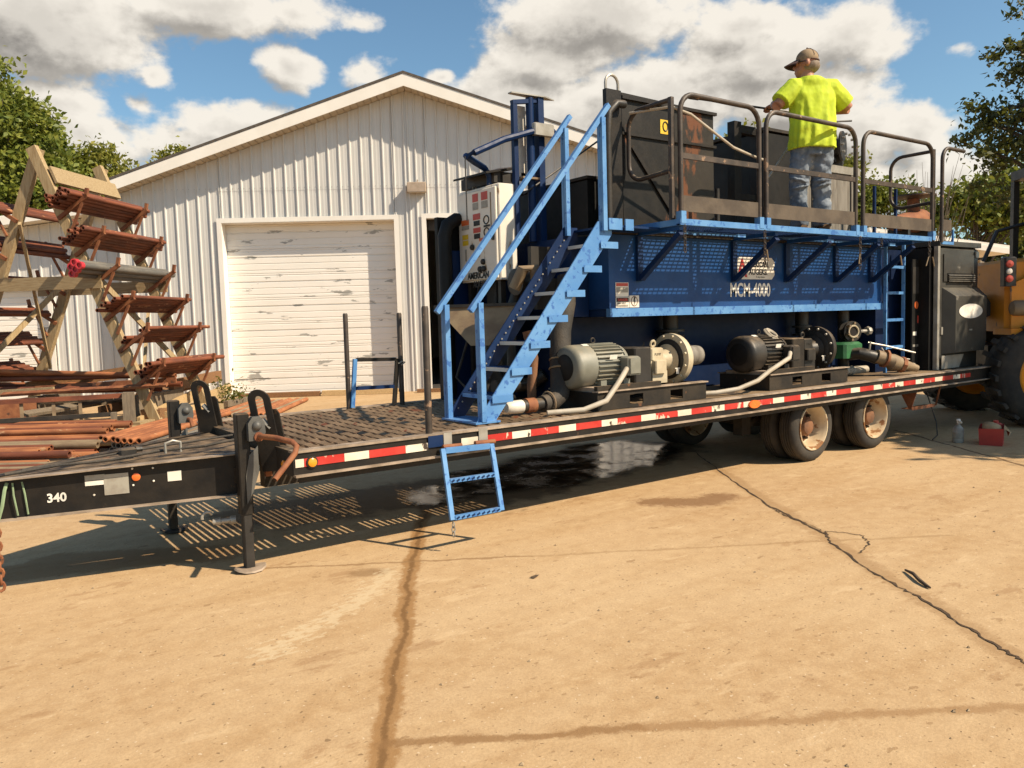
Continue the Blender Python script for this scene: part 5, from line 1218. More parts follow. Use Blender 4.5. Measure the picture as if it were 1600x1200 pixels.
part('round_sticker', MB().lathe((10.57, 5.498, 1.70), (0, -1, 0), [(0, .05), (.003, .05)], 20), 'sticker_orange', gk)
part('red_sticker', decal(MB(), (10.60, 5.499, 1.46), FX, FZ, 0, .09, 0, .10), 'sticker_red', gk)
part('white_label', decal(MB(), (10.49, 5.499, 1.30), FX, FZ, 0, .09, 0, .05), 'panel_white', gk)
part('screen_panel', decal(MB(), (10.48, 5.499, 1.85), FX, FZ, 0, .20, 0, .35), 'guard_black', gk)
part('outlet_row', decal(MB(), (10.49, 5.499, 1.15), FX, FZ, 0, .06, 0, .03).prism([(.09, 0), (.15, 0), (.15, .03), (.09, .03)], (10.49, 5.499, 1.15), FX, FZ, .002), 'galv', gk)
ex = thing('exhaust_stack', 'rusty exhaust muffler with a flat round rain cap above the generator', 'exhaust', (11.4, 6.1, 2.53))
part('muffler', MB().lathe((10.9, 6.0, 2.84), (1, .15, .10), [(0, .02), (.01, .10), (.5, .14), (.9, .17), (1.02, .17), (1.04, .05)], 20), 'rust_steel', ex)
part('rain_cap', MB().lathe((11.62, 6.1, 3.26), (0, 0, 1), [(-.03, .09), (0, .30), (.018, .30), (.02, .0)], 24), 'rail_brown', ex)
part('stub', MB().cyl((11.62, 6.1, 2.95), (11.62, 6.1, 3.24), .085, None, 14), 'rust_steel', ex)
part('saddle', MB().box(11.1, 11.16, 5.9, 6.2, 2.532, 2.78), 'dark_iron', ex); part('saddle', MB().box(11.75, 11.8, 5.95, 6.25, 2.532, 2.8), 'dark_iron', ex)
# ------------------------------------------------------------------ timber pipe rack
RO = Vector((1.572, 15.84, 0)); RRZ = math.atan2(-.664, .748)
RM = Matrix.Translation(RO) @ Matrix.Rotation(RRZ, 4, 'Z')
rk = thing('timber_pipe_rack', 'tall wooden A-frame rack with rusty arms standing before the white wall', 'rack', tuple(RO), RRZ, local=True)
ZA, SPD = 4.75, 1.93
LEV = [3.95, 3.32, 2.78, 2.22, 1.68, 1.08]
def leg_e(z): return SPD*(ZA-z)/ZA
DROP = .30
def arm_line(z):
    """root on the leg and raised tip of an arm whose tip stands at height z"""
    return (leg_e(z-DROP)+.06, z-DROP), (leg_e(z)+.64, z)
for d in (0.0, 1.8):
    for s in (1, -1):
        # board seen face-on, tilted, with its upper end cut square
        a, b = Vector((-s*.02, d+(.0 if s > 0 else .105), ZA+.05)), Vector((s*SPD, d+(.0 if s > 0 else .105), 0))
        lgp = part('leg', MB().bar(a, b, .10, .175, side=(0, 1, 0)), 'lumber', rk)
        for z in LEV:
            (re_, rz_), (te_, tz_) = arm_line(z); dy = d-.075 if s > 0 else d+.03
            am = MB(); am.bar((s*(re_-.09), dy, rz_-.063), (s*te_, dy, tz_), .05, .06, side=(0, 1, 0)); am.bar((s*(te_-.035), dy, tz_-.045), (s*(te_+.0), dy, tz_+.12), .05, .05, side=(0, 1, 0))
            arm = part('arm', am, 'rust_steel', rk)
            part('arm_brace', MB().bar((s*(re_+.115), dy, rz_-.30), (s*(te_-.10), dy, tz_-.11), .04, .035, side=(0, 1, 0)), 'rust_steel', arm)
for d in (-.09, 1.98): part('tie_board', MB().box(-1.55, 1.12, d-.02, d+.03, 2.40, 2.62), 'lumber_flat', rk)
part('ridge_board', MB().bar((.33, -.02, 4.33), (.33, 1.82, 4.33), .30, .045, side=(.4, 0, -1)), 'lumber_flat', rk)
part('diagonal_brace', MB().bar((-.35, .0, 3.55), (-1.25, 1.75, 1.0), .09, .045, side=(0, 0, 1)), 'lumber', rk)
part('diagonal_brace', MB().bar((-1.55, .05, .9), (-.75, 1.75, 2.7), .09, .045, side=(0, 0, 1)), 'lumber', rk)
part('diagonal_brace', MB().bar((.95, .06, 2.6), (1.62, 1.72, .8), .09, .045, side=(0, 0, 1)), 'lumber', rk)
part('diagonal_brace', MB().bar((1.62, .06, .6), (.9, 1.72, 2.3), .09, .045, side=(0, 0, 1)), 'lumber', rk)
part('sill_beam', MB().box(1.72, 1.88, -.5, 2.5, .0, .16), 'lumber_flat', rk)

# ------------------------------------------------------------------ pipes, every one a thing of its own
PMESH = {}
def pipe_obj(p, q, ro, mat, label, group, cap=None):
    p, q = Vector(p), Vector(q); L = round((q-p).length, 2); key = (L, ro, mat)
    if key not in PMESH:
        mb = MB().pipe((0, 0, 0), (L, 0, 0), ro, ro*.72, 10); PMESH[key] = mk_mesh('steel_pipe', mb, mat)
    o = bpy.data.objects.new('steel_pipe', PMESH[key]); COL.objects.link(o)
    o.location = p; o.rotation_euler = (q-p).to_track_quat('X', 'Z').to_euler()
    o['label'] = label; o['category'] = 'pipe'; o['group'] = group
    WM[o.name] = Matrix.Translation(p); 
    if cap:
        key = ('cap', ro)
        if key not in PMESH: PMESH[key] = mk_mesh('end_cap', MB().pipe((-.012, 0, 0), (.07, 0, 0), ro*1.12, ro*.72, 12).cyl((.02, 0, 0), (.03, 0, 0), ro*.71, None, 10), cap)
        c = bpy.data.objects.new('end_cap', PMESH[key]); COL.objects.link(c); c.parent = o
    return o
def shelf(s, lev, rows, width, d0, d1, r, mat, label, group, cap=None, jd=.12, e0=None):
    (re_, rz_), (te_, tz_) = arm_line(LEV[lev]); v = Vector((te_-re_, tz_-rz_)); Lh = v.length; v /= Lh; nv = Vector((-v.y, v.x))
    n = int(min(width, Lh-.06)/(2*r))
    for j in range(rows):
        for i in range(n-j if rows > 1 else n):
            off = .05+r+(i+j*.5)*2*r*1.02; hh = .032+r+j*r*1.76
            e = s*(re_+v.x*off+nv.x*hh); zz = rz_+v.y*off+nv.y*hh
            a, b = random.uniform(-jd, jd), random.uniform(-jd*.5, jd*.5)
            p = RM @ Vector((e, d0+a, zz)); q = RM @ Vector((e, d1+b, zz))
            L = (q-p).length; L = round(L*8)/8
            q = p+(q-p).normalized()*L
            pipe_obj(p, q, r, mat, label, group, cap)
shelf(1, 0, 3, .58, -.42, 1.98, .036, 'rust_pipe', 'rusty pipe on the topmost right-hand shelf of the timber rack', 'pipes on the top shelf')
shelf(1, 1, 2, .58, -.55, 2.05, .034, 'rust_pipe', 'rusty pipe on the second right-hand shelf of the timber rack', 'pipes on the second shelf', jd=.14)
shelf(1, 2, 2, .38, -.75, 2.02, .055, 'grey_pipe', 'grey pipe with a bright red end cap on the timber rack', 'red-capped grey pipes', cap='red_cap', jd=.05)
shelf(1, 3, 1, .58, -.36, 1.95, .033, 'rust_pipe', 'rusty pipe on the shelf below the red-capped grey pipes', 'pipes on the fourth shelf', jd=.16)
shelf(1, 4, 1, .58, -.1, 2.05, .034, 'rust_pipe', 'rusty pipe on the fifth right-hand shelf of the timber rack', 'pipes on the fifth shelf', jd=.2)
shelf(1, 5, 2, .50, -.22, 2.1, .040, 'rust_pipe', 'rusty pipe on the lowest right-hand shelf of the timber rack', 'pipes on the lowest shelf', jd=.25)
for lv, n in ((0, .4), (1, .55), (2, .3), (3, .3), (4, .5), (5, .45)):
    shelf(-1, lv, 2 if lv in (1, 5) else 1, n, -.7, 1.9, .042, 'rust_pipe', 'rusty pipe on the %s left-hand arm of the timber rack' % ('topmost', 'second', 'third', 'fourth', 'fifth', 'lowest')[lv], 'pipes on the %s left arm' % ('topmost', 'second', 'third', 'fourth', 'fifth', 'lowest')[lv], jd=.25)
# lower bundles inside the rack
def bundle(p0, p1, d, L, n, rows, r, mats, label, group, jl=.25, z0=.0, jy=.0):
    p0, p1, d = Vector(p0), Vector(p1), Vector(d).normalized()
    for j in range(rows):
        m_ = n-j if rows > 1 else n
        for i in range(m_):
            f = (i+.5*j)/(max(1, n-1)); p = p0.lerp(p1, f)+Vector((0, 0, z0+r+j*r*1.75))
            p += d*random.uniform(-jl, jl); l = round((L+random.uniform(-.2, .2))*4)/4
            mat = mats[(i*7+j*3+i//3) % len(mats)]
            pipe_obj(p, p+d*l+Vector((0, 0, random.uniform(-jy, jy))), r, mat, label, group)
bundle((2.30, 13.85, 0), (.92, 10.35, 0), (-.79, .61, 0), 4.3, 25, 1, .048, ('rust_pipe_pale', 'rust_pipe', 'rust_pipe_pale', 'rust_pipe', 'tan_pipe'), 'rusty pipe lying in the loose ground pile left of the tongue', 'loose pipes on the ground', jl=.30)
bundle((2.28, 13.8, 0), (1.25, 11.4, 0), (-.79, .61, 0), 4.3, 14, 1, .048, ('rust_pipe_pale', 'rust_pipe', 'tan_pipe', 'rust_pipe'), 'rusty pipe lying on top of the loose ground pile', 'upper loose pipes', jl=.45, z0=.09)
bundle((2.34, 13.9, 0), (1.9, 12.9, 0), (-.79, .61, 0), 4.3, 6, 1, .046, ('rust_pipe_pale', 'rust_pipe'), 'rusty pipe crowning the far end of the loose ground pile', 'crowning pipes', jl=.25, z0=.18)
bundle((1.86, 12.05, 0), (2.42, 10.85, 0), (.60, .80, 0), 3.1, 13, 2, .042, ('grey_pipe', 'grey_pipe', 'tan_pipe'), 'grey pipe in the neat bundle pointing at the trailer tongue', 'neat bundle of grey pipes', jl=.05)
bundle((1.75, 12.2, 0), (2.1, 11.5, 0), (.60, .80, 0), 3.3, 7, 1, .042, ('rust_pipe_pale',), 'orange rusty pipe laid on the bundle of grey pipes', 'orange pipes on the bundle', jl=.05, z0=.155)
bundle((4.00, 15.15, 0), (4.95, 14.55, 0), (.55, .83, 0), 2.9, 13, 1, .046, ('rust_pipe_pale', 'rust_pipe_pale', 'tan_pipe'), 'orange rusty pipe lying flat beside the trailer deck front', 'flat row of orange pipes', jl=.08)
bundle((2.9, 15.9, 0), (3.5, 15.3, 0), (-.79, .61, .015), 4.2, 6, 2, .05, ('rust_pipe', 'rust_pipe_pale'), 'dark rusty pipe stored under the timber rack', 'pipes under the rack', jl=.5, z0=.55, jy=.05)
bundle((2.6, 15.4, 0), (3.1, 14.9, 0), (-.79, .61, .01), 4.2, 4, 1, .05, ('rust_pipe', 'rust_pipe_pale'), 'rusty pipe lying across the steel cradle', 'pipes across the cradle', jl=.4, z0=.62, jy=.04)
for z_ in (.0,):
    for a_ in ((3.2, 15.6), (1.6, 16.9)): solo('bearer_timber', MB().bar((a_[0]-.5, a_[1]-.6, .27), (a_[0]+.55, a_[1]+.65, .27), .2, .54, side=(.75, -.66, 0)), 'lumber_grey', 'grey bearer timber under the stored pipes, %s one' % ('right' if a_[0] > 2 else 'left'), 'timber')

# steel cradle with slats and wood block
cr = thing('steel_cradle', 'rusty steel cradle with upright slats on the ground below the rack', 'cradle', (1.7, 14.7, 0))
ca, cb_ = Vector((-.9, 15.45, 0)), Vector((2.46, 14.55, 0)); cd = (cb_-ca).normalized()
def cpt(s, z): q = ca.lerp(cb_, s); return Vector((q.x, q.y, z))
part('top_channel', MB().bar(cpt(0, .60), cpt(1, .60), .10, .07, side=(.3, 1, 0)), 'rust_pipe', cr)
part('lower_bar', MB().bar(cpt(0, .30), cpt(.95, .30), .05, .07, side=(.3, 1, 0)), 'dark_iron', cr)
for s in (.33, .47, .58, .71, .82): part('slat', MB().bar(cpt(s, .08), cpt(s, .56), .05, .02, side=cd), 'tan_pipe', cr)
part('rear_plate', MB().bar(cpt(.05, .33)+Vector((.2, .7, 0)), cpt(.6, .33)+Vector((.2, .7, 0)), .02, .40, side=(.3, 1, 0)), 'rust_steel', cr)
solo('wood_block', MB().obox((2.55, 14.52, .33), cd*.085, Vector((cd.y, -cd.x, 0))*.12, (0, 0, .32)), 'lumber_grey', 'upright grey wood block at the right end of the steel cradle', 'block')
solo('wood_block', MB().obox((2.30, 14.44, .17), cd*.04, Vector((cd.y, -cd.x, 0))*.1, (0, 0, .17)), 'lumber_grey', 'smaller wood block leaning beside the cradle post', 'block')
# planks and dunnage
def plank(p, q, w, t, mat, lab): solo('plank', MB().bar(p, q, w, t, side=(0, 0, 1)), mat, lab, 'plank')
plank((2.7, 14.6, .11), (4.35, 16.9, .42), .20, .06, 'lumber_fresh', 'long fresh pale plank slanting up behind the far jack')
plank((2.5, 14.2, .05), (3.9, 15.9, .05), .12, .10, 'lumber_fresh', 'short fresh plank on the ground at the rack foot')
plank((3.55, 15.95, .62), (5.1, 18.3, .62), .22, .10, 'lumber_brown', 'brown beam lying behind the right rack legs')
plank((1.3, 16.9, .70), (3.1, 16.1, .95), .20, .10, 'lumber_brown', 'brown beam lying through the middle of the rack')
plank((4.4, 16.7, .28), (5.35, 18.5, .30), .20, .12, 'lumber_fresh', 'pale timber end beside the weeds near the white door')
plank((4.8, 16.9, .10), (5.9, 18.0, .10), .12, .12, 'lumber_grey', 'grey timber on the ground beside the weeds')
rgp = random.Random(5)
for i, (a_, ang, ln, zz, wd2, th2, mt_, lab) in enumerate([
    ((2.2, 15.9), .55, 2.6, .40, .16, .05, 'lumber_grey', 'weathered grey board lying slanted below the lowest rack shelf'),
    ((2.9, 16.5), .95, 2.2, .30, .18, .05, 'lumber_brown', 'brown board lying deep under the right rack legs'),
    ((1.2, 16.2), -.55, 3.0, .48, .14, .05, 'lumber_grey', 'grey board crossing behind the steel cradle'),
    ((3.3, 15.3), .35, 1.6, .18, .14, .04, 'lumber_fresh', 'thin pale board sticking out right of the near rack leg'),
    ((3.7, 16.6), .75, 1.9, .50, .20, .06, 'lumber_brown', 'broad brown board propped high near the far rack foot'),
    ((.6, 16.3), -.6, 2.4, .66, .12, .06, 'lumber_flat', 'pale beam end poking out at the far left of the rack'),
    ((2.0, 15.2), -.62, 2.8, .70, .10, .04, 'rust_steel', 'rusty flat bar laid across the bearer timbers'),
    ((2.4, 15.6), -.55, 2.4, .74, .10, .05, 'rust_steel', 'second rusty flat bar higher on the bearer timbers')]):
    dv = Vector((math.cos(ang), math.sin(ang), .03)); c_ = Vector((a_[0], a_[1], zz))
    solo('plank' if 'board' in lab or 'beam' in lab else 'flat_bar', MB().bar(c_-dv*ln/2, c_+dv*ln/2, wd2, th2, side=(0, 0, 1) if i % 2 else (0, 1, .3)), mt_, lab, 'plank' if 'board' in lab or 'beam' in lab else 'bar')
bundle((2.75, 15.75, 0), (3.3, 15.1, 0), (-.79, .61, .03), 3.6, 5, 1, .045, ('rust_pipe', 'rust_pipe', 'rust_pipe_pale'), 'dark rusty pipe loosely thrown between rack legs at knee height', 'loosely thrown pipes', jl=.7, z0=.82, jy=.12)
solo('orange_block', MB().obox((2.98, 14.75, .16), Vector((.79, -.61, 0))*.17, Vector((.61, .79, 0))*.14, (0, 0, .16)), 'lumber_brown', 'squat brown crate block right of the near rack foot', 'block')
solo('pale_block', MB().obox((3.22, 14.80, .13), Vector((.79, -.61, 0))*.06, Vector((.61, .79, 0))*.16, (0, 0, .13)), 'lumber_fresh', 'pale offcut against the brown crate block', 'block')
solo('plank', MB().obox((6.55, 18.60, .06), Vector((.8435, -.537, 0))*.95, Vector((.537, .8435, 0))*.08, (0, 0, .055)), 'lumber_brown', 'left brown timber lying along the foot of the white door', 'plank')
solo('plank', MB().obox((8.15, 17.57, .065), Vector((.8435, -.537, 0))*.90, Vector((.537, .8435, 0))*.08, (0, 0, .06)), 'lumber_fresh', 'right paler timber lying along the foot of the white door', 'plank')
solo('plank', MB().obox((9.75, 16.55, .045), Vector((.8435, -.537, 0))*.55, Vector((.537, .8435, 0))*.06, (0, 0, .04)), 'lumber_brown', 'short timber at the wall between the two doors', 'plank')

# ------------------------------------------------------------------ vegetation
def leaf_mesh(name, pts, size, mat, up=.35):
    n = len(pts); nr = RNG.normal(size=(n, 3)); nr[:, 2] += up; nr /= np.linalg.norm(nr, axis=1, keepdims=True)
    t = RNG.normal(size=(n, 3)); t -= nr*(t*nr).sum(1, keepdims=True); t /= np.linalg.norm(t, axis=1, keepdims=True)
    b = np.cross(nr, t); s = size*RNG.uniform(.35, 1.45, size=(n, 1)); wd = s*RNG.uniform(.4, .62, size=(n, 1))
    v = np.stack([pts-t*s, pts+b*wd-t*s*.1+nr*s*.18, pts+t*s, pts-b*wd-t*s*.1+nr*s*.18], 1).reshape(-1, 3)
    me = bpy.data.meshes.new(name); me.vertices.add(4*n); me.vertices.foreach_set('co', v.astype(np.float32).ravel())
    me.loops.add(4*n); me.loops.foreach_set('vertex_index', np.arange(4*n, dtype=np.int32))
    me.polygons.add(n); me.polygons.foreach_set('loop_start', np.arange(0, 4*n, 4, dtype=np.int32))
    me.update(calc_edges=True); me.materials.append(MATS[mat]); return me
def tree(name, label, base, blobs, nclump, per, csz, lsz, mat, trunk_r=.2, group=None, cat='tree'):
    """blobs: (dx,dy,dz,rx,ry,rz) relative to base; leaves gather in clumps near the blob surfaces, limbs reach the clumps"""
    base = Vector(base); t = thing(name, label, cat, tuple(base), 0, group)
    vol = np.array([b[3]*b[4]*b[5] for b in blobs])**.8; vol /= vol.sum()
    idx = RNG.choice(len(blobs), nclump, p=vol); B = np.array(blobs)[idx]
    dirs = RNG.normal(size=(nclump, 3)); dirs /= np.linalg.norm(dirs, axis=1, keepdims=True)
    rad = RNG.uniform(.35, 1.08, size=(nclump, 1))**.6
    cc = B[:, :3]+dirs*B[:, 3:]*rad
    cs = csz*RNG.uniform(.5, 1.35, size=(nclump, 1, 1))
    pts = (cc[:, None, :]+RNG.normal(size=(nclump, per, 3))*cs*np.array([1, 1, .7])).reshape(-1, 3)
    pts = pts[pts[:, 2] > .15]
    me = leaf_mesh('crown', pts, lsz, mat); o = bpy.data.objects.new('crown', me); COL.objects.link(o); o.parent = t
    mb = MB(); top = max(b[2] for b in blobs)
    cx = np.mean([b[0] for b in blobs]); cy = np.mean([b[1] for b in blobs])
    spine = [(0, 0, 0), (cx*.2, cy*.2, top*.3), (cx*.5+trunk_r, cy*.5, top*.6), (cx*.7, cy*.7, top*.95)]
    mb.tube(spine, [trunk_r*1.2, trunk_r, trunk_r*.7, trunk_r*.25], 8)
    for c in cc[::max(1, nclump//34)]:
        s0 = Vector(spine[1]).lerp(Vector(spine[3]), random.uniform(.0, .8)); c = Vector(c)
        mid = s0.lerp(c, .5)+Vector((random.uniform(-.2, .2), random.uniform(-.2, .2), .15))
        mb.tube([s0, mid, c], [trunk_r*.35, trunk_r*.2, trunk_r*.05], 5)
    mb.v = [tuple(Vector(v)+base) for v in mb.v]
    part('trunk', mb, 'bark', t); return t
def ray_at(px, py, depth):
    """world point seen at a photo pixel at a given depth, used to set out distant planting"""
    d = _f + _r*((px-800)/1250) + _u*((600-py)/1250); return Vector((0, 0, CAMH))+d*depth
def tree_at(name, label, blobs_px, depth, base_px, nclump, per, csz, lsz, mat, tr=.2, dep_r=.8, **kw):
    bx = ray_at(base_px, 480, depth); base = Vector((bx.x, bx.y, 0)); bl = []
    for px, py, rx, ry in blobs_px:
        c = ray_at(px, py, depth); k = depth/1250
        bl.append((c.x-base.x, c.y-base.y, c.z, rx*k*.9, rx*k*.9, ry*k))
    return tree(name, label, base, bl, nclump, per, csz, lsz, mat, tr, **kw)
tree_at('leafy_tree', 'tall olive-green tree at the far left edge behind the pipe rack', [(10, 200, 70, 70), (60, 235, 60, 55), (20, 300, 75, 70), (-60, 180, 90, 110), (90, 275, 40, 40)], 31, -10, 300, 80, .34, .12, 'leaf_olive', .25)
tree_at('leafy_tree', 'lower yellow-green tree left of the workshop roof', [(115, 285, 55, 45), (165, 270, 45, 38), (60, 320, 55, 40), (190, 290, 28, 26), (140, 320, 60, 40)], 33, 120, 170, 80, .32, .115, 'leaf_yellowgreen', .18)
tree_at('slender_tree', 'thin treetop showing just above the left roof slope', [(268, 240, 16, 20), (275, 262, 14, 18), (255, 262, 12, 12)], 42, 268, 24, 40, .28, .12, 'leaf_yellowgreen', .1)
tree_at('leafy_tree', 'pale green tree glimpsed between hopper and black frame', [(1135, 240, 22, 34), (1170, 245, 22, 40), (1150, 280, 40, 40), (1330, 275, 30, 24), (1250, 290, 60, 40)], 38, 1180, 90, 70, .42, .14, 'leaf_yellowgreen', .2)
tree_at('round_shrub', 'green shrubs seen through the right guard rail', [(1375, 305, 16, 24), (1412, 308, 15, 20), (1345, 325, 20, 22), (1440, 325, 16, 18)], 38, 1385, 70, 60, .34, .12, 'leaf_olive', .12, cat='shrub')
tree_at('round_shrub', 'olive bush below the big right-hand tree', [(1500, 325, 40, 32), (1550, 318, 45, 40), (1470, 340, 24, 18), (1600, 315, 50, 50)], 36, 1520, 150, 70, .42, .13, 'leaf_olive', .15, cat='shrub')
tree_at('big_tree', 'large dark-leaved tree reaching into the frame at the right edge', [(1575, 100, 36, 42), (1605, 190, 55, 60), (1560, 195, 40, 36), (1530, 165, 26, 20), (1545, 262, 46, 34), (1600, 290, 60, 40), (1592, 40, 18, 40), (1690, 150, 110, 170), (1512, 212, 16, 22), (1615, 10, 22, 30)], 17, 1700, 250, 46, .155, .068, 'leaf_dark', .22)
tree_at('hedge_tree', 'dark low tree line filling the gap between far shed and loader', [(1560, 400, 60, 40), (1640, 390, 60, 60), (1500, 420, 60, 40), (1600, 440, 80, 40)], 44, 1580, 150, 60, .55, .2, 'leaf_dark', .2)
# bare twiggy sapling in front of the right-hand bush
sap = MB(); sb0 = ray_at(1455, 480, 24); sb0.z = 0
for i in range(26):
    a = Vector((sb0.x+random.uniform(-.3, .3), sb0.y+random.uniform(-.3, .3), 1.5)); h_ = random.uniform(4.0, 6.1)
    tip = Vector((sb0.x+random.uniform(-1.0, 1.0), sb0.y+random.uniform(-1.0, 1.0), h_)); md = a.lerp(tip, .55)+Vector((random.uniform(-.15, .15), random.uniform(-.15, .15), .3))
    sap.tube([a, md, tip], [.022, .013, .004], 4)
sap.tube([sb0, sb0+Vector((0, 0, 1.7))], [.06, .04], 6)
solo('bare_sapling', sap, 'twig', 'bare grey sapling with upright twigs behind the right guard post', 'sapling')
# the roadside tree outside the frame whose shade falls on the loader
tree('shade_tree', 'broad dark tree standing right of the loader outside the frame', (15.5, .75, 0), [(-2.1, -1.35, 5.3, .9, .9, .7), (-.8, .1, 5.3, 1.0, 1.0, .9), (.3, .85, 5.4, 1.3, 1.3, 1.1), (1.4, 1.8, 6.0, 1.4, 1.4, 1.2), (-.9, -.9, 5.6, .8, .8, .8)], 480, 120, .24, .13, 'leaf_dark', .25)
wd_ = thing('weed_clump', 'small green weeds growing between timbers by the white door', 'weeds', (4.95, 17.4, 0))
pts = np.array([[random.gauss(0, .22), random.gauss(0, .22), abs(random.gauss(.25, .18))+.02] for _ in range(260)])
o = bpy.data.objects.new('leaves', leaf_mesh('leaves', pts, .05, 'leaf_weed')); COL.objects.link(o); o.parent = wd_
stm = MB()
for i in range(14): stm.tube([(4.95+random.gauss(0, .08), 17.4+random.gauss(0, .08), 0), (4.95+random.gauss(0, .2), 17.4+random.gauss(0, .2), random.uniform(.25, .55))], [.006, .003], 4)
part('stems', stm, 'leaf_weed', wd_)

# far low building behind the generator
fb_o = ray_at(1556, 380, 25)
fbx = thing('far_shed', 'tan far shed with a white flat eave behind the generator', 'building', (fb_o.x, fb_o.y, 0), YAW-math.pi/2, local=True)
part('wall', MB().box(-4.0, -.4, 0, 6, 0, 3.12), 'tan_wall', fbx)
rf = part('roof', MB().add([(-4.2, -.55, 3.95), (.10, -.55, 3.25), (.10, 6.5, 3.25), (-4.2, 6.5, 3.95), (-4.2, -.55, 4.17), (.10, -.55, 3.50), (.10, 6.5, 3.50), (-4.2, 6.5, 4.17)], [(0, 3, 2, 1), (4, 5, 6, 7), (0, 1, 5, 4), (1, 2, 6, 5), (2, 3, 7, 6), (3, 0, 4, 7)]), 'trim_white', fbx)
part('fascia', MB().add([(-4.2, -.60, 3.93), (.13, -.60, 3.23), (.13, -.56, 3.23), (-4.2, -.56, 3.93), (-4.2, -.60, 4.08), (.13, -.60, 3.39), (.13, -.56, 3.39), (-4.2, -.56, 4.08)], [(0, 3, 2, 1), (4, 5, 6, 7), (0, 1, 5, 4), (1, 2, 6, 5), (2, 3, 7, 6), (3, 0, 4, 7)]), 'trim_white', rf)
part('corner_post', MB().box(-.50, -.38, -.06, -.004, 0, 3.1), 'trim_white', fbx)
part('painted_opening', MB().box(-3.2, -1.2, -.03, -.005, 0, 2.6), 'interior_dark', fbx)  # flat dark sheet paints the shaded inside of an opening

# ------------------------------------------------------------------ yellow wheel loader
LQ = Vector((12.05, 4.50, 0)); LRZ = YAW-math.pi/2+R(-6)
lo = thing('wheel_loader', 'yellow wheel loader parked in the shade behind the trailer', 'loader', tuple(LQ), LRZ, local=True)
def big_wheel(x, y, rr, w, parent):
    mb = MB(); prof = [(0, rr*.62), (-.01, rr*.8), (.04, rr*.95), (.10, rr), (w-.1, rr), (w-.04, rr*.95), (w, rr*.8), (w, rr*.62)]
    mb.lathe((x, y, rr), (0, 1, 0), prof, 40, caps=False)
    t = part('tyre', mb, 'tyre', parent)
    lg_ = MB()
    for k in range(22):
        a = 2*math.pi*k/22
        for s in (0, 1):
            aa = a+s*math.pi/22; c, s_ = math.cos(aa), math.sin(aa)
            lg_.obox((x+c*(rr+.015), y+(.13 if s == 0 else w-.13), rr+s_*(rr+.004)), (c*.022, 0, s_*.022), (.02*s_, .12, -.02*c), (-s_*.035, 0, c*.035))
    part('tread_lug', lg_, 'tyre', t, kind='stuff')
    part('rim', MB().lathe((x, y+.05, rr), (0, -1, 0), [(-.1, rr*.60), (.03, rr*.62), (.045, rr*.58), (.0, rr*.52), (-.08, rr*.40), (-.10, rr*.2), (-.02, rr*.18), (-.0, 0)], 32), 'loader_yellow', t)
big_wheel(.07, -.05, .70, .55, lo); big_wheel(3.0, -.05, .70, .55, lo); big_wheel(.0, 2.0, .70, .55, lo)
part('lower_frame', MB().box(-.45, 4.2, .65, 1.9, .55, 1.1), 'loader_black', lo)
part('side_panel', MB().prism([(-.34, 1.35), (.30, 1.35), (.75, 1.75), (3.8, 1.75), (3.8, 2.25), (.02, 2.25), (-.12, 2.05), (-.34, 1.95)], (0, .30, 0), (1, 0, 0), (0, 0, 1), .05), 'loader_yellow', lo)
part('hood', MB().cbox(-.36, 2.2, .36, 2.0, 1.3, 2.3, .05), 'loader_yellow', lo)
part('ledge', MB().box(-.40, -.02, .12, .62, 1.26, 1.345), 'loader_yellow', lo)
part('step_plate', MB().box(-.02, .10, .10, .60, 1.10, 1.5), 'loader_yellow', lo)
part('light_cluster', MB().cbox(-.46, -.30, .20, .34, 1.92, 2.32, .02), 'loader_black', lo)
part('red_lamp', MB().lathe((-.40, .198, 2.22), (0, -1, 0), [(0, .05), (.02, .045), (.03, 0)], 14).lathe((-.40, .198, 2.02), (0, -1, 0), [(0, .05), (.02, .045), (.03, 0)], 14), 'sticker_red', lo)
part('white_lamp', MB().lathe((-.40, .197, 2.12), (0, -1, 0), [(0, .04), (.015, .03), (.02, 0)], 12), 'letter_white', lo)
part('air_tank', MB().lathe((-.36, .24, 1.62), (1, 0, 0), [(0, .03), (.02, .09), (.05, .105), (.22, .105), (.25, .09), (.27, .03)], 16), 'tan_pipe', lo)
part('round_vent', MB().ring((.0, .245, 2.02), (0, 1, 0), .10, .018, 18, 6, 1.2, up=(0, 0, 1)), 'loader_black', lo)
part('grab_handle', MB().tube([(.55, .22, 1.82), (.12, .20, 1.80), (.06, .20, 1.72), (.06, .20, 1.60), (.12, .20, 1.55), (.20, .22, 1.55)], .022, 8), 'loader_black', lo)
cabp = part('cab', MB().box(.42, .56, .25, .36, 2.26, 3.55).box(1.9, 2.02, .25, .36, 2.26, 3.55).box(.42, 2.02, .25, 1.9, 3.56, 3.70).box(.42, .5, 1.8, 1.9, 2.26, 3.55).box(1.94, 2.02, 1.8, 1.9, 2.26, 3.55).box(.36, .50, .10, .30, 1.40, 3.2), 'loader_black', lo)
part('cab_window', MB().box(.565, 1.895, .29, .30, 2.3, 3.55), 'glass_dark', cabp)
part('door_bar', MB().tube([(.30, .22, 2.30), (.40, .2, 2.9), (.42, .2, 3.5)], .03, 8), 'loader_black', cabp)
mr = part('mirror', MB().cbox(.02, .26, .10, .18, 2.78, 3.28, .04), 'loader_black', lo)
part('mirror_arm', MB().tube([(.12, .2, 3.26), (.2, .22, 3.34), (.55, .3, 3.40)], .02, 8), 'loader_black', mr)
part('mirror_glass', MB().box(.05, .13, .085, .099, 2.95, 3.22), 'galv', mr)
part('lift_arm', MB().bar((-.35, .9, 1.7), (-1.6, 1.0, 1.0), .30, .22, side=(0, 0, 1)).bar((.05, .4, 2.9), (.45, .3, 3.0), .03, .03), 'loader_black', lo)
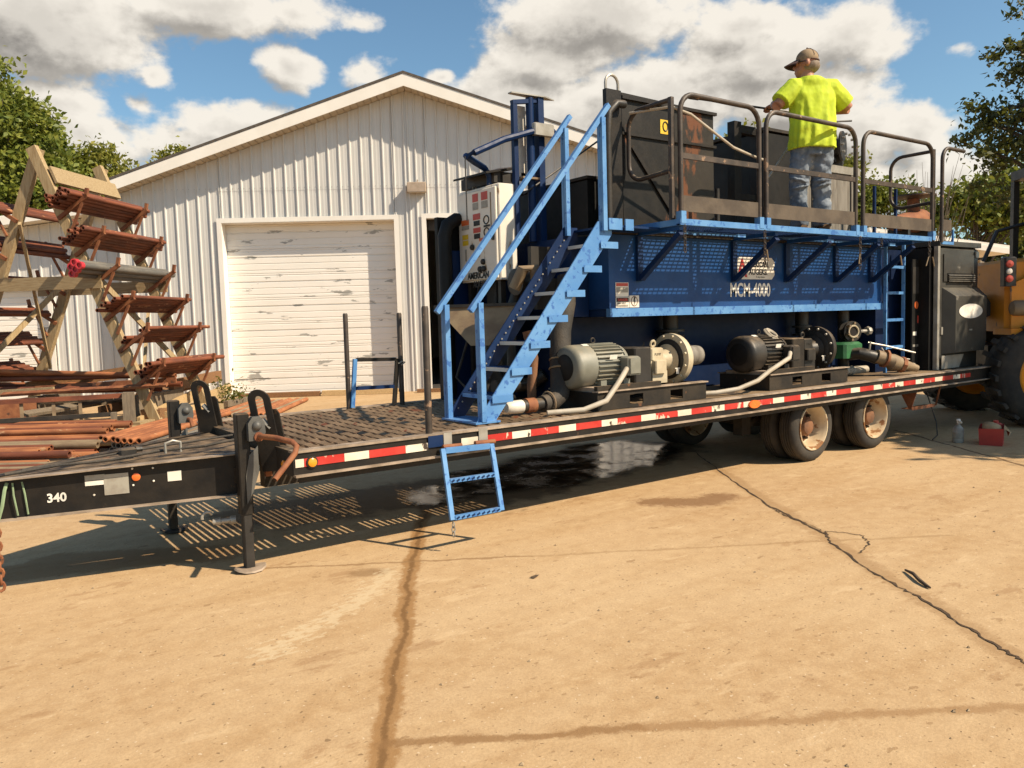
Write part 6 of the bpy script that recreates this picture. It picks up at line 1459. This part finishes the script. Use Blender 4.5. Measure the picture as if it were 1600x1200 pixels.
part('hydraulic_hose', MB().tube([(.25, .2, 2.60), (.12, .18, 2.68), (.0, .2, 2.60), (-.06, .25, 2.4), (-.05, .3, 2.2)], .03, 8), 'loader_black', lo)
part('red_knob', MB().ball((.10, .16, 2.66), .05, 10, 6), 'sticker_red', lo)
part('bonnet_frame', MB().tube([(-.28, 1.2, 2.32), (-.1, 1.2, 2.75), (.3, 1.2, 2.85)], .03, 6), 'loader_black', lo)

# ------------------------------------------------------------------ small things on the ground
bo_ = thing('spray_bottle', 'grey spray canister standing in the shade beside the red box', 'canister', (10.10, 4.72, 0))
part('body', MB().lathe((10.10, 4.72, 0), (0, 0, 1), [(0, .055), (.01, .062), (.17, .062), (.20, .04), (.22, .022), (.24, .022)], 18), 'bottle_grey', bo_)
part('cap', MB().lathe((10.10, 4.72, .241), (0, 0, 1), [(0, .018), (.03, .018), (.032, .026), (.05, .02)], 12), 'panel_white', bo_)
part('trigger', MB().bar((10.10, 4.72, .27), (10.05, 4.66, .255), .018, .02), 'panel_white', bo_)
part('label', MB().tube([(10.10, 4.72, .05), (10.10, 4.72, .13)], .0632, 18, caps=False), 'sticker_grey', bo_)
rb_ = thing('red_crate', 'crumpled red and tan carton holding rags at the loader wheel', 'box', (10.25, 4.40, 0), R(20), local=True)
part('carton', MB().add([(-.16, -.12, 0), (.16, -.12, 0), (.17, .12, 0), (-.15, .12, 0), (-.17, -.13, .21), (.17, -.12, .23), (.18, .13, .22), (-.16, .13, .20)], [(0, 3, 2, 1), (0, 1, 5, 4), (1, 2, 6, 5), (2, 3, 7, 6), (3, 0, 4, 7)]), 'can_red', rb_)
part('flap', MB().add([(-.17, -.131, .21), (.10, -.124, .225), (.08, -.20, .14), (-.02, -.17, .10), (-.12, -.19, .17)], [(0, 1, 2, 3, 4)]), 'cardboard', rb_)
part('rags', MB().ball((-.03, 0, .20), .12, 9, 6, (1.1, .9, .5)).ball((.06, .03, .215), .08, 8, 5, (1, 1, .6)), 'cardboard', rb_)
part('red_jug', MB().cbox(.13, .22, -.10, .04, .0, .24, .02).lathe((.175, -.03, .24), (0, 0, 1), [(0, .03), (.025, .03), (.03, .02)], 10), 'can_red', rb_)
solo('bent_stick', MB().tube([(4.86, 2.58, .012), (4.80, 2.50, .022), (4.72, 2.42, .018), (4.67, 2.35, .012), (4.655, 2.32, .01)], [.007, .011, .012, .010, .006], 6), 'debris_dark', 'curved dark stick lying beside the long crack', 'stick')
solo('litter_scrap', MB().add([(3.0, 4.0, .004), (3.06, 4.02, .012), (3.05, 4.05, .006), (2.99, 4.03, .010)], [(0, 1, 2, 3)]), 'debris_dark', 'thin dark scrap lying on bare concrete', 'scrap')

# ------------------------------------------------------------------ the man with the pressure washer
FLZ = 2.525
man = thing('person', 'man in a lime yellow T-shirt and cap spraying with a lance on the walkway', 'person', (8.03, 5.36, FLZ), YAW-math.pi/2+R(8), local=True)
# local frame: +y is where he faces (away from the camera), +x his right
S = 1.08
def P(x, y, z): return Vector((x*S, y*S, z*1.112))
def voxel(name, mb, mat, parent, vox=.012, smooth=6, sub=False):
    o = part(name, mb, mat, parent)
    r_ = o.modifiers.new('remesh', 'REMESH'); r_.mode = 'VOXEL'; r_.voxel_size = vox; r_.use_smooth_shade = True
    s_ = o.modifiers.new('smooth', 'SMOOTH'); s_.iterations = smooth; s_.factor = .5
    return o
def limb(mb, pts, rs, n=12, flat=None): return mb.tube([P(*p) for p in pts], [r*S for r in rs], n, flat=flat)
def rings(mb, secs, n=20, fold=0.0):
    """horizontal sections (cx,cy,z,rx,ry), fold = depth of hanging cloth folds"""
    vs, fs = [], []
    if fold:   # finer sections, so that folds can wander
        fine = []
        for a_, b_ in zip(secs[:-1], secs[1:]):
            for q in range(4): fine.append(tuple(x0+(x1-x0)*q/4 for x0, x1 in zip(a_, b_)))
        secs = fine+[secs[-1]]; n = 84; zlo, zhi = secs[0][2], secs[-1][2]
    for cx_, cy_, z, rx, ry in secs:
        for k in range(n):
            a = 2*math.pi*k/n; c, s = math.cos(a), math.sin(a); e = .85
            m_ = 1.0
            if fold:
                h_ = (z-zlo)/(zhi-zlo); am = fold*(1.15-.95*h_)
                m_ += am*(math.sin(9*a+2.4*math.sin(3.1*h_+a)+1.7*h_)+.7*math.sin(17*a-3.3*h_*2+1.3)+.5*math.sin(5*a+7*h_))
                m_ += .5*fold*math.sin(38*h_+4*math.sin(2*a))*(1-h_)
            vs.append(P(cx_+rx*m_*math.copysign(abs(c)**e, c), cy_+ry*m_*math.copysign(abs(s)**e, s), z))
    for i in range(len(secs)-1):
        for k in range(n): j = (k+1) % n; fs.append((i*n+k, i*n+j, (i+1)*n+j, (i+1)*n+k))
    fs.append(tuple(range(n-1, -1, -1))); fs.append(tuple((len(secs)-1)*n+k for k in range(n)))
    mb.add(vs, fs); return mb
HT = R(62)   # the head is turned to his left
hx, hy = -math.sin(HT), math.cos(HT)
HC = (-.045, .03, 1.655)
def hd(f, s, z): # head-local forward / to his right / up
    return (HC[0]+hx*f+hy*s, HC[1]+hy*f-hx*s, HC[2]+z)
bd = MB()
# skull, jaw, nose, ears
bd.ball(P(*hd(-.01, 0, .02)), .108*S, 18, 12, (1, 1, 1.12)); bd.ball(P(*hd(.035, 0, -.045)), .078*S, 14, 10, (1, 1, 1.05))
bd.ball(P(*hd(.065, 0, -.085)), .042*S, 10, 8); bd.ball(P(*hd(.115, 0, -.018)), .02*S, 8, 6, (1, 1, 1.3)); bd.ball(P(*hd(.1, 0, -.07)), .018*S, 8, 6, (1, 1, .7))
for s in (-1, 1):
    bd.ball(P(*hd(-.012, s*.108, -.008)), .03*S, 8, 6, (.8, .8, 1.2)); bd.ball(P(*hd(.085, s*.04, .012)), .022*S, 8, 6)
limb(bd, [(-.03, .0, 1.46), (-.045, .015, 1.53), HC], [.078, .068, .065], 14)
rings(bd, [(0, 0, .92, .17, .12), (0, 0, 1.1, .18, .13), (0, 0, 1.3, .20, .13), (0, 0, 1.45, .16, .10), (-.01, 0, 1.50, .07, .06)])
SHL, SHR = (-.205, .0, 1.415), (.205, .0, 1.415)
ELL, ELR = (-.385, -.02, 1.245), (.42, .03, 1.235)
WRL, WRR = (-.27, .26, 1.325), (.16, .30, 1.275)
limb(bd, [SHL, ELL], [.07, .054]); limb(bd, [ELL, (-.345, .11, 1.285), WRL], [.056, .05, .034])
limb(bd, [SHR, ELR], [.07, .054]); limb(bd, [ELR, (.31, .17, 1.255), WRR], [.056, .05, .034])
# legs inside the jeans keep the body one figure
limb(bd, [(-.10, 0, .95), (-.13, .03, .50), (-.135, -.02, .10)], [.09, .06, .045]); limb(bd, [(.10, 0, .95), (.11, .02, .50), (.105, -.01, .10)], [.09, .06, .045])
# hands: palm, four curled fingers and a thumb closed round the lance
def hand(w, dirv, grip, side):
    w = Vector(w); dirv = Vector(dirv).normalized(); g_ = Vector(grip).normalized(); nrm = dirv.cross(g_).normalized()
    c = w+dirv*.055
    bd.tube([P(*w), P(*(w+dirv*.03)), P(*(w+dirv*.085))], [.032*S, .038*S, .036*S], 10, flat=[(1, .8), (1.1, .6), (1.15, .5)])
    for i in range(4):
        b0 = w+dirv*.085+g_*(.030-.02*i); L = (.030, .034, .032, .026)[i]
        p1 = b0+dirv*L+nrm*side*.010; p2 = p1+nrm*side*L*.9+dirv*.004; p3 = p2-dirv*L*.7+nrm*side*.002
        bd.tube([P(*(b0-dirv*.02)), P(*b0), P(*p1), P(*p2), P(*p3)], [.009*S, .010*S, .0095*S, .009*S, .0075*S], 8)
    t0 = w+dirv*.03+g_*.034; t1 = t0+dirv*.03+g_*.018+nrm*side*.014; t2 = t1+dirv*.024-g_*.006+nrm*side*.024
    bd.tube([P(*(w+dirv*.01)), P(*t0), P(*t1), P(*t2)], [.014*S, .013*S, .011*S, .009*S], 8)
hand(WRL, (-.3, .8, -.1), (-.9, .0, .15), -1); hand(WRR, (-.75, .6, -.1), (-.2, .2, 1), -1)
body_o = voxel('body', bd, 'skin', man, .0085, 4)
# shirt: torso with short loose sleeves
shm = MB()
rings(shm, [(0, -.01, .825, .236, .176), (.0, -.01, .90, .236, .176), (0, -.01, 1.0, .234, .168), (0, -.005, 1.12, .232, .160), (0, 0, 1.24, .238, .152), (0, 0, 1.34, .245, .142), (0, 0, 1.42, .225, .120), (-.005, -.01, 1.475, .170, .112), (-.02, -.008, 1.52, .104, .100)], 24, .034)
for a, b, q in ((SHL, ELL, -1), (SHR, ELR, 1)):
    A, Bv = Vector(a), Vector(b); m1 = A.lerp(Bv, .35); m2 = A.lerp(Bv, .80)
    shm.tube([P(*(A-Vector((q*.08, 0, 0)))), P(*A), P(*m1), P(*m2)], [.10*S, .108*S, .103*S, .104*S], 14)
sh_o = voxel('t_shirt', shm, 'hi_vis', man, .009, 3)
# hanging folds pressed into the cloth
tx = bpy.data.textures.new('cloth_folds', 'CLOUDS'); tx.noise_scale = .16; tx.noise_depth = 2
dm = sh_o.modifiers.new('folds', 'DISPLACE'); dm.texture = tx; dm.strength = .022; dm.mid_level = .5; dm.texture_coords = 'LOCAL'
jm = MB()
rings(jm, [(0, 0, .76, .20, .135), (0, 0, .86, .198, .14), (0, 0, .97, .182, .135)], 20)
limb(jm, [(-.095, 0, .84), (-.115, .015, .66), (-.13, .03, .49), (-.14, .01, .30), (-.14, -.015, .14), (-.14, -.015, .06)], [.125, .112, .095, .09, .088, .092], 14)
limb(jm, [(.095, 0, .84), (.105, .01, .66), (.11, .02, .49), (.11, .005, .30), (.105, -.01, .14), (.105, -.01, .06)], [.125, .112, .095, .09, .088, .092], 14)
for s, x in ((-1, -.135), (1, .108)):
    for z in (.10, .15, .21, .46, .53): jm.ring(P(x, .0, z), (random.uniform(-.3, .3), random.uniform(-.3, .3), 1), (.086 if z < .3 else .093)*S, .012*S, 16, 6)
jo = voxel('jeans', jm, 'denim', man, .011, 3)
dj = jo.modifiers.new('creases', 'DISPLACE'); tx2 = bpy.data.textures.new('denim_creases', 'CLOUDS'); tx2.noise_scale = .09; dj.texture = tx2; dj.strength = .05; dj.texture_coords = 'LOCAL'
for s, x, y in ((-1, -.14, -.015), (1, .105, -.01)):
    bt_ = MB(); bt_.tube([P(x, y-.09, .045), P(x, y-.02, .05), P(x+.01*s, y+.09, .045), P(x+.02*s, y+.17, .035)], [.040*S, .052*S, .050*S, .030*S], 12, flat=[(1, .9)]*4)
    bt_.tube([P(x, y, .05), P(x, y, .13)], [.052*S, .056*S], 12)
    b_o = part('boot', bt_, 'boot', man); part('sole', MB().tube([P(x, y-.10, .012), P(x, y, .012), P(x+.02*s, y+.18, .012)], [.042*S, .05*S, .042*S], 12, flat=[(1, .28)]*3), 'letter_black', b_o)
# cap, brim, hair, glasses
cpm = MB(); cpm.ball(P(*hd(-.008, 0, .050)), .112*S, 20, 12, (1, 1, .92))
cp_o = voxel('cap', cpm, 'cap_tan', man, .012, 2)
part('cap_button', MB().ball(P(*hd(-.008, 0, .157)), .010*S, 8, 6), 'cap_brim', man)
for a_ in (-.9, 0, .9):
    part('cap_seam', MB().tube([P(*hd(-.008+math.cos(a_+math.pi)*.1135*math.cos(t_), math.sin(a_+math.pi)*.1135*math.cos(t_), .050+.1045*math.sin(t_))) for t_ in [R(8+i*11) for i in range(8)]], .0022*S, 5), 'cap_brim', man)
part('cap_strap', MB().tube([P(*hd(-.008+.1145*math.cos(t_), .1145*math.sin(t_), .028)) for t_ in [R(110+i*14) for i in range(11)]], .007*S, 6), 'cap_brim', man)
brm = MB(); nn = 10; vs = []
for i in range(nn+1):
    a = R(-58)+R(116)*i/nn
    for rr_, dz in ((.105, .035), (.215-.045*abs(math.sin(a)), -.012)):
        for th_ in (0, .010): q = hd(math.cos(a)*rr_, math.sin(a)*rr_*.9, dz+.012+th_-.02*abs(math.sin(a))); vs.append(P(*q))
fs = []
for i in range(nn):
    b0 = i*4; fs += [(b0, b0+4, b0+6, b0+2), (b0+1, b0+3, b0+7, b0+5), (b0+2, b0+6, b0+7, b0+3)]
brm.add(vs, fs); part('cap_brim', brm, 'cap_brim', man)
hm = MB(); hm.ball(P(*hd(-.028, 0, -.015)), .107*S, 16, 10, (1, 1, .75)); part('hair', hm, 'hair_grey', man)
part('glasses', MB().tube([P(*hd(-.02, -.113, .012)), P(*hd(.085, -.088, .012)), P(*hd(.112, -.03, .012)), P(*hd(.112, .03, .012)), P(*hd(.085, .088, .012)), P(*hd(-.02, .113, .012))], .005*S, 6), 'letter_black', man)

wl = thing('spray_lance', 'thin dark pressure washer lance held out to the left by the man', 'lance', (7.5, 5.7, 3.9))
MM = WM[man.name]
h1, h2 = MM @ P(WRL[0]-.04, WRL[1]+.075, WRL[2]-.02), MM @ P(WRR[0]-.07, WRR[1]+.06, WRR[2]-.01)
ldv = (h1-h2).normalized(); tipv = h1+ldv*.98
part('tube', MB().tube([h2, h1, tipv], .0125, 8), 'dark_iron', wl)
part('nozzle', MB().tube([tipv-ldv*.12, tipv-ldv*.02, tipv+ldv*.02], [.018, .018, .012], 8), 'dark_iron', wl)
part('grip', MB().tube([h2-ldv*.12, h2+ldv*.10], .022, 8).tube([h2, h2+Vector((0, 0, -.14))], .018, 8), 'letter_black', wl)
hs2 = thing('washer_hose', 'pale hose sagging along the guard rail to the lance', 'hose', (6.5, 5.3, 3.3))
part('hose', MB().tube([(5.50, 5.62, 3.58), (5.62, 5.2, 3.56), (5.8, 5.13, 3.50), (6.1, 5.13, 3.38), (6.4, 5.13, 3.26), (6.7, 5.14, 3.21), (7.0, 5.2, 3.2), (7.4, 5.5, 3.1), (7.8, 5.75, 3.2), tuple(h2-Vector((0, 0, .14)))], .013, 8), 'conduit', hs2)
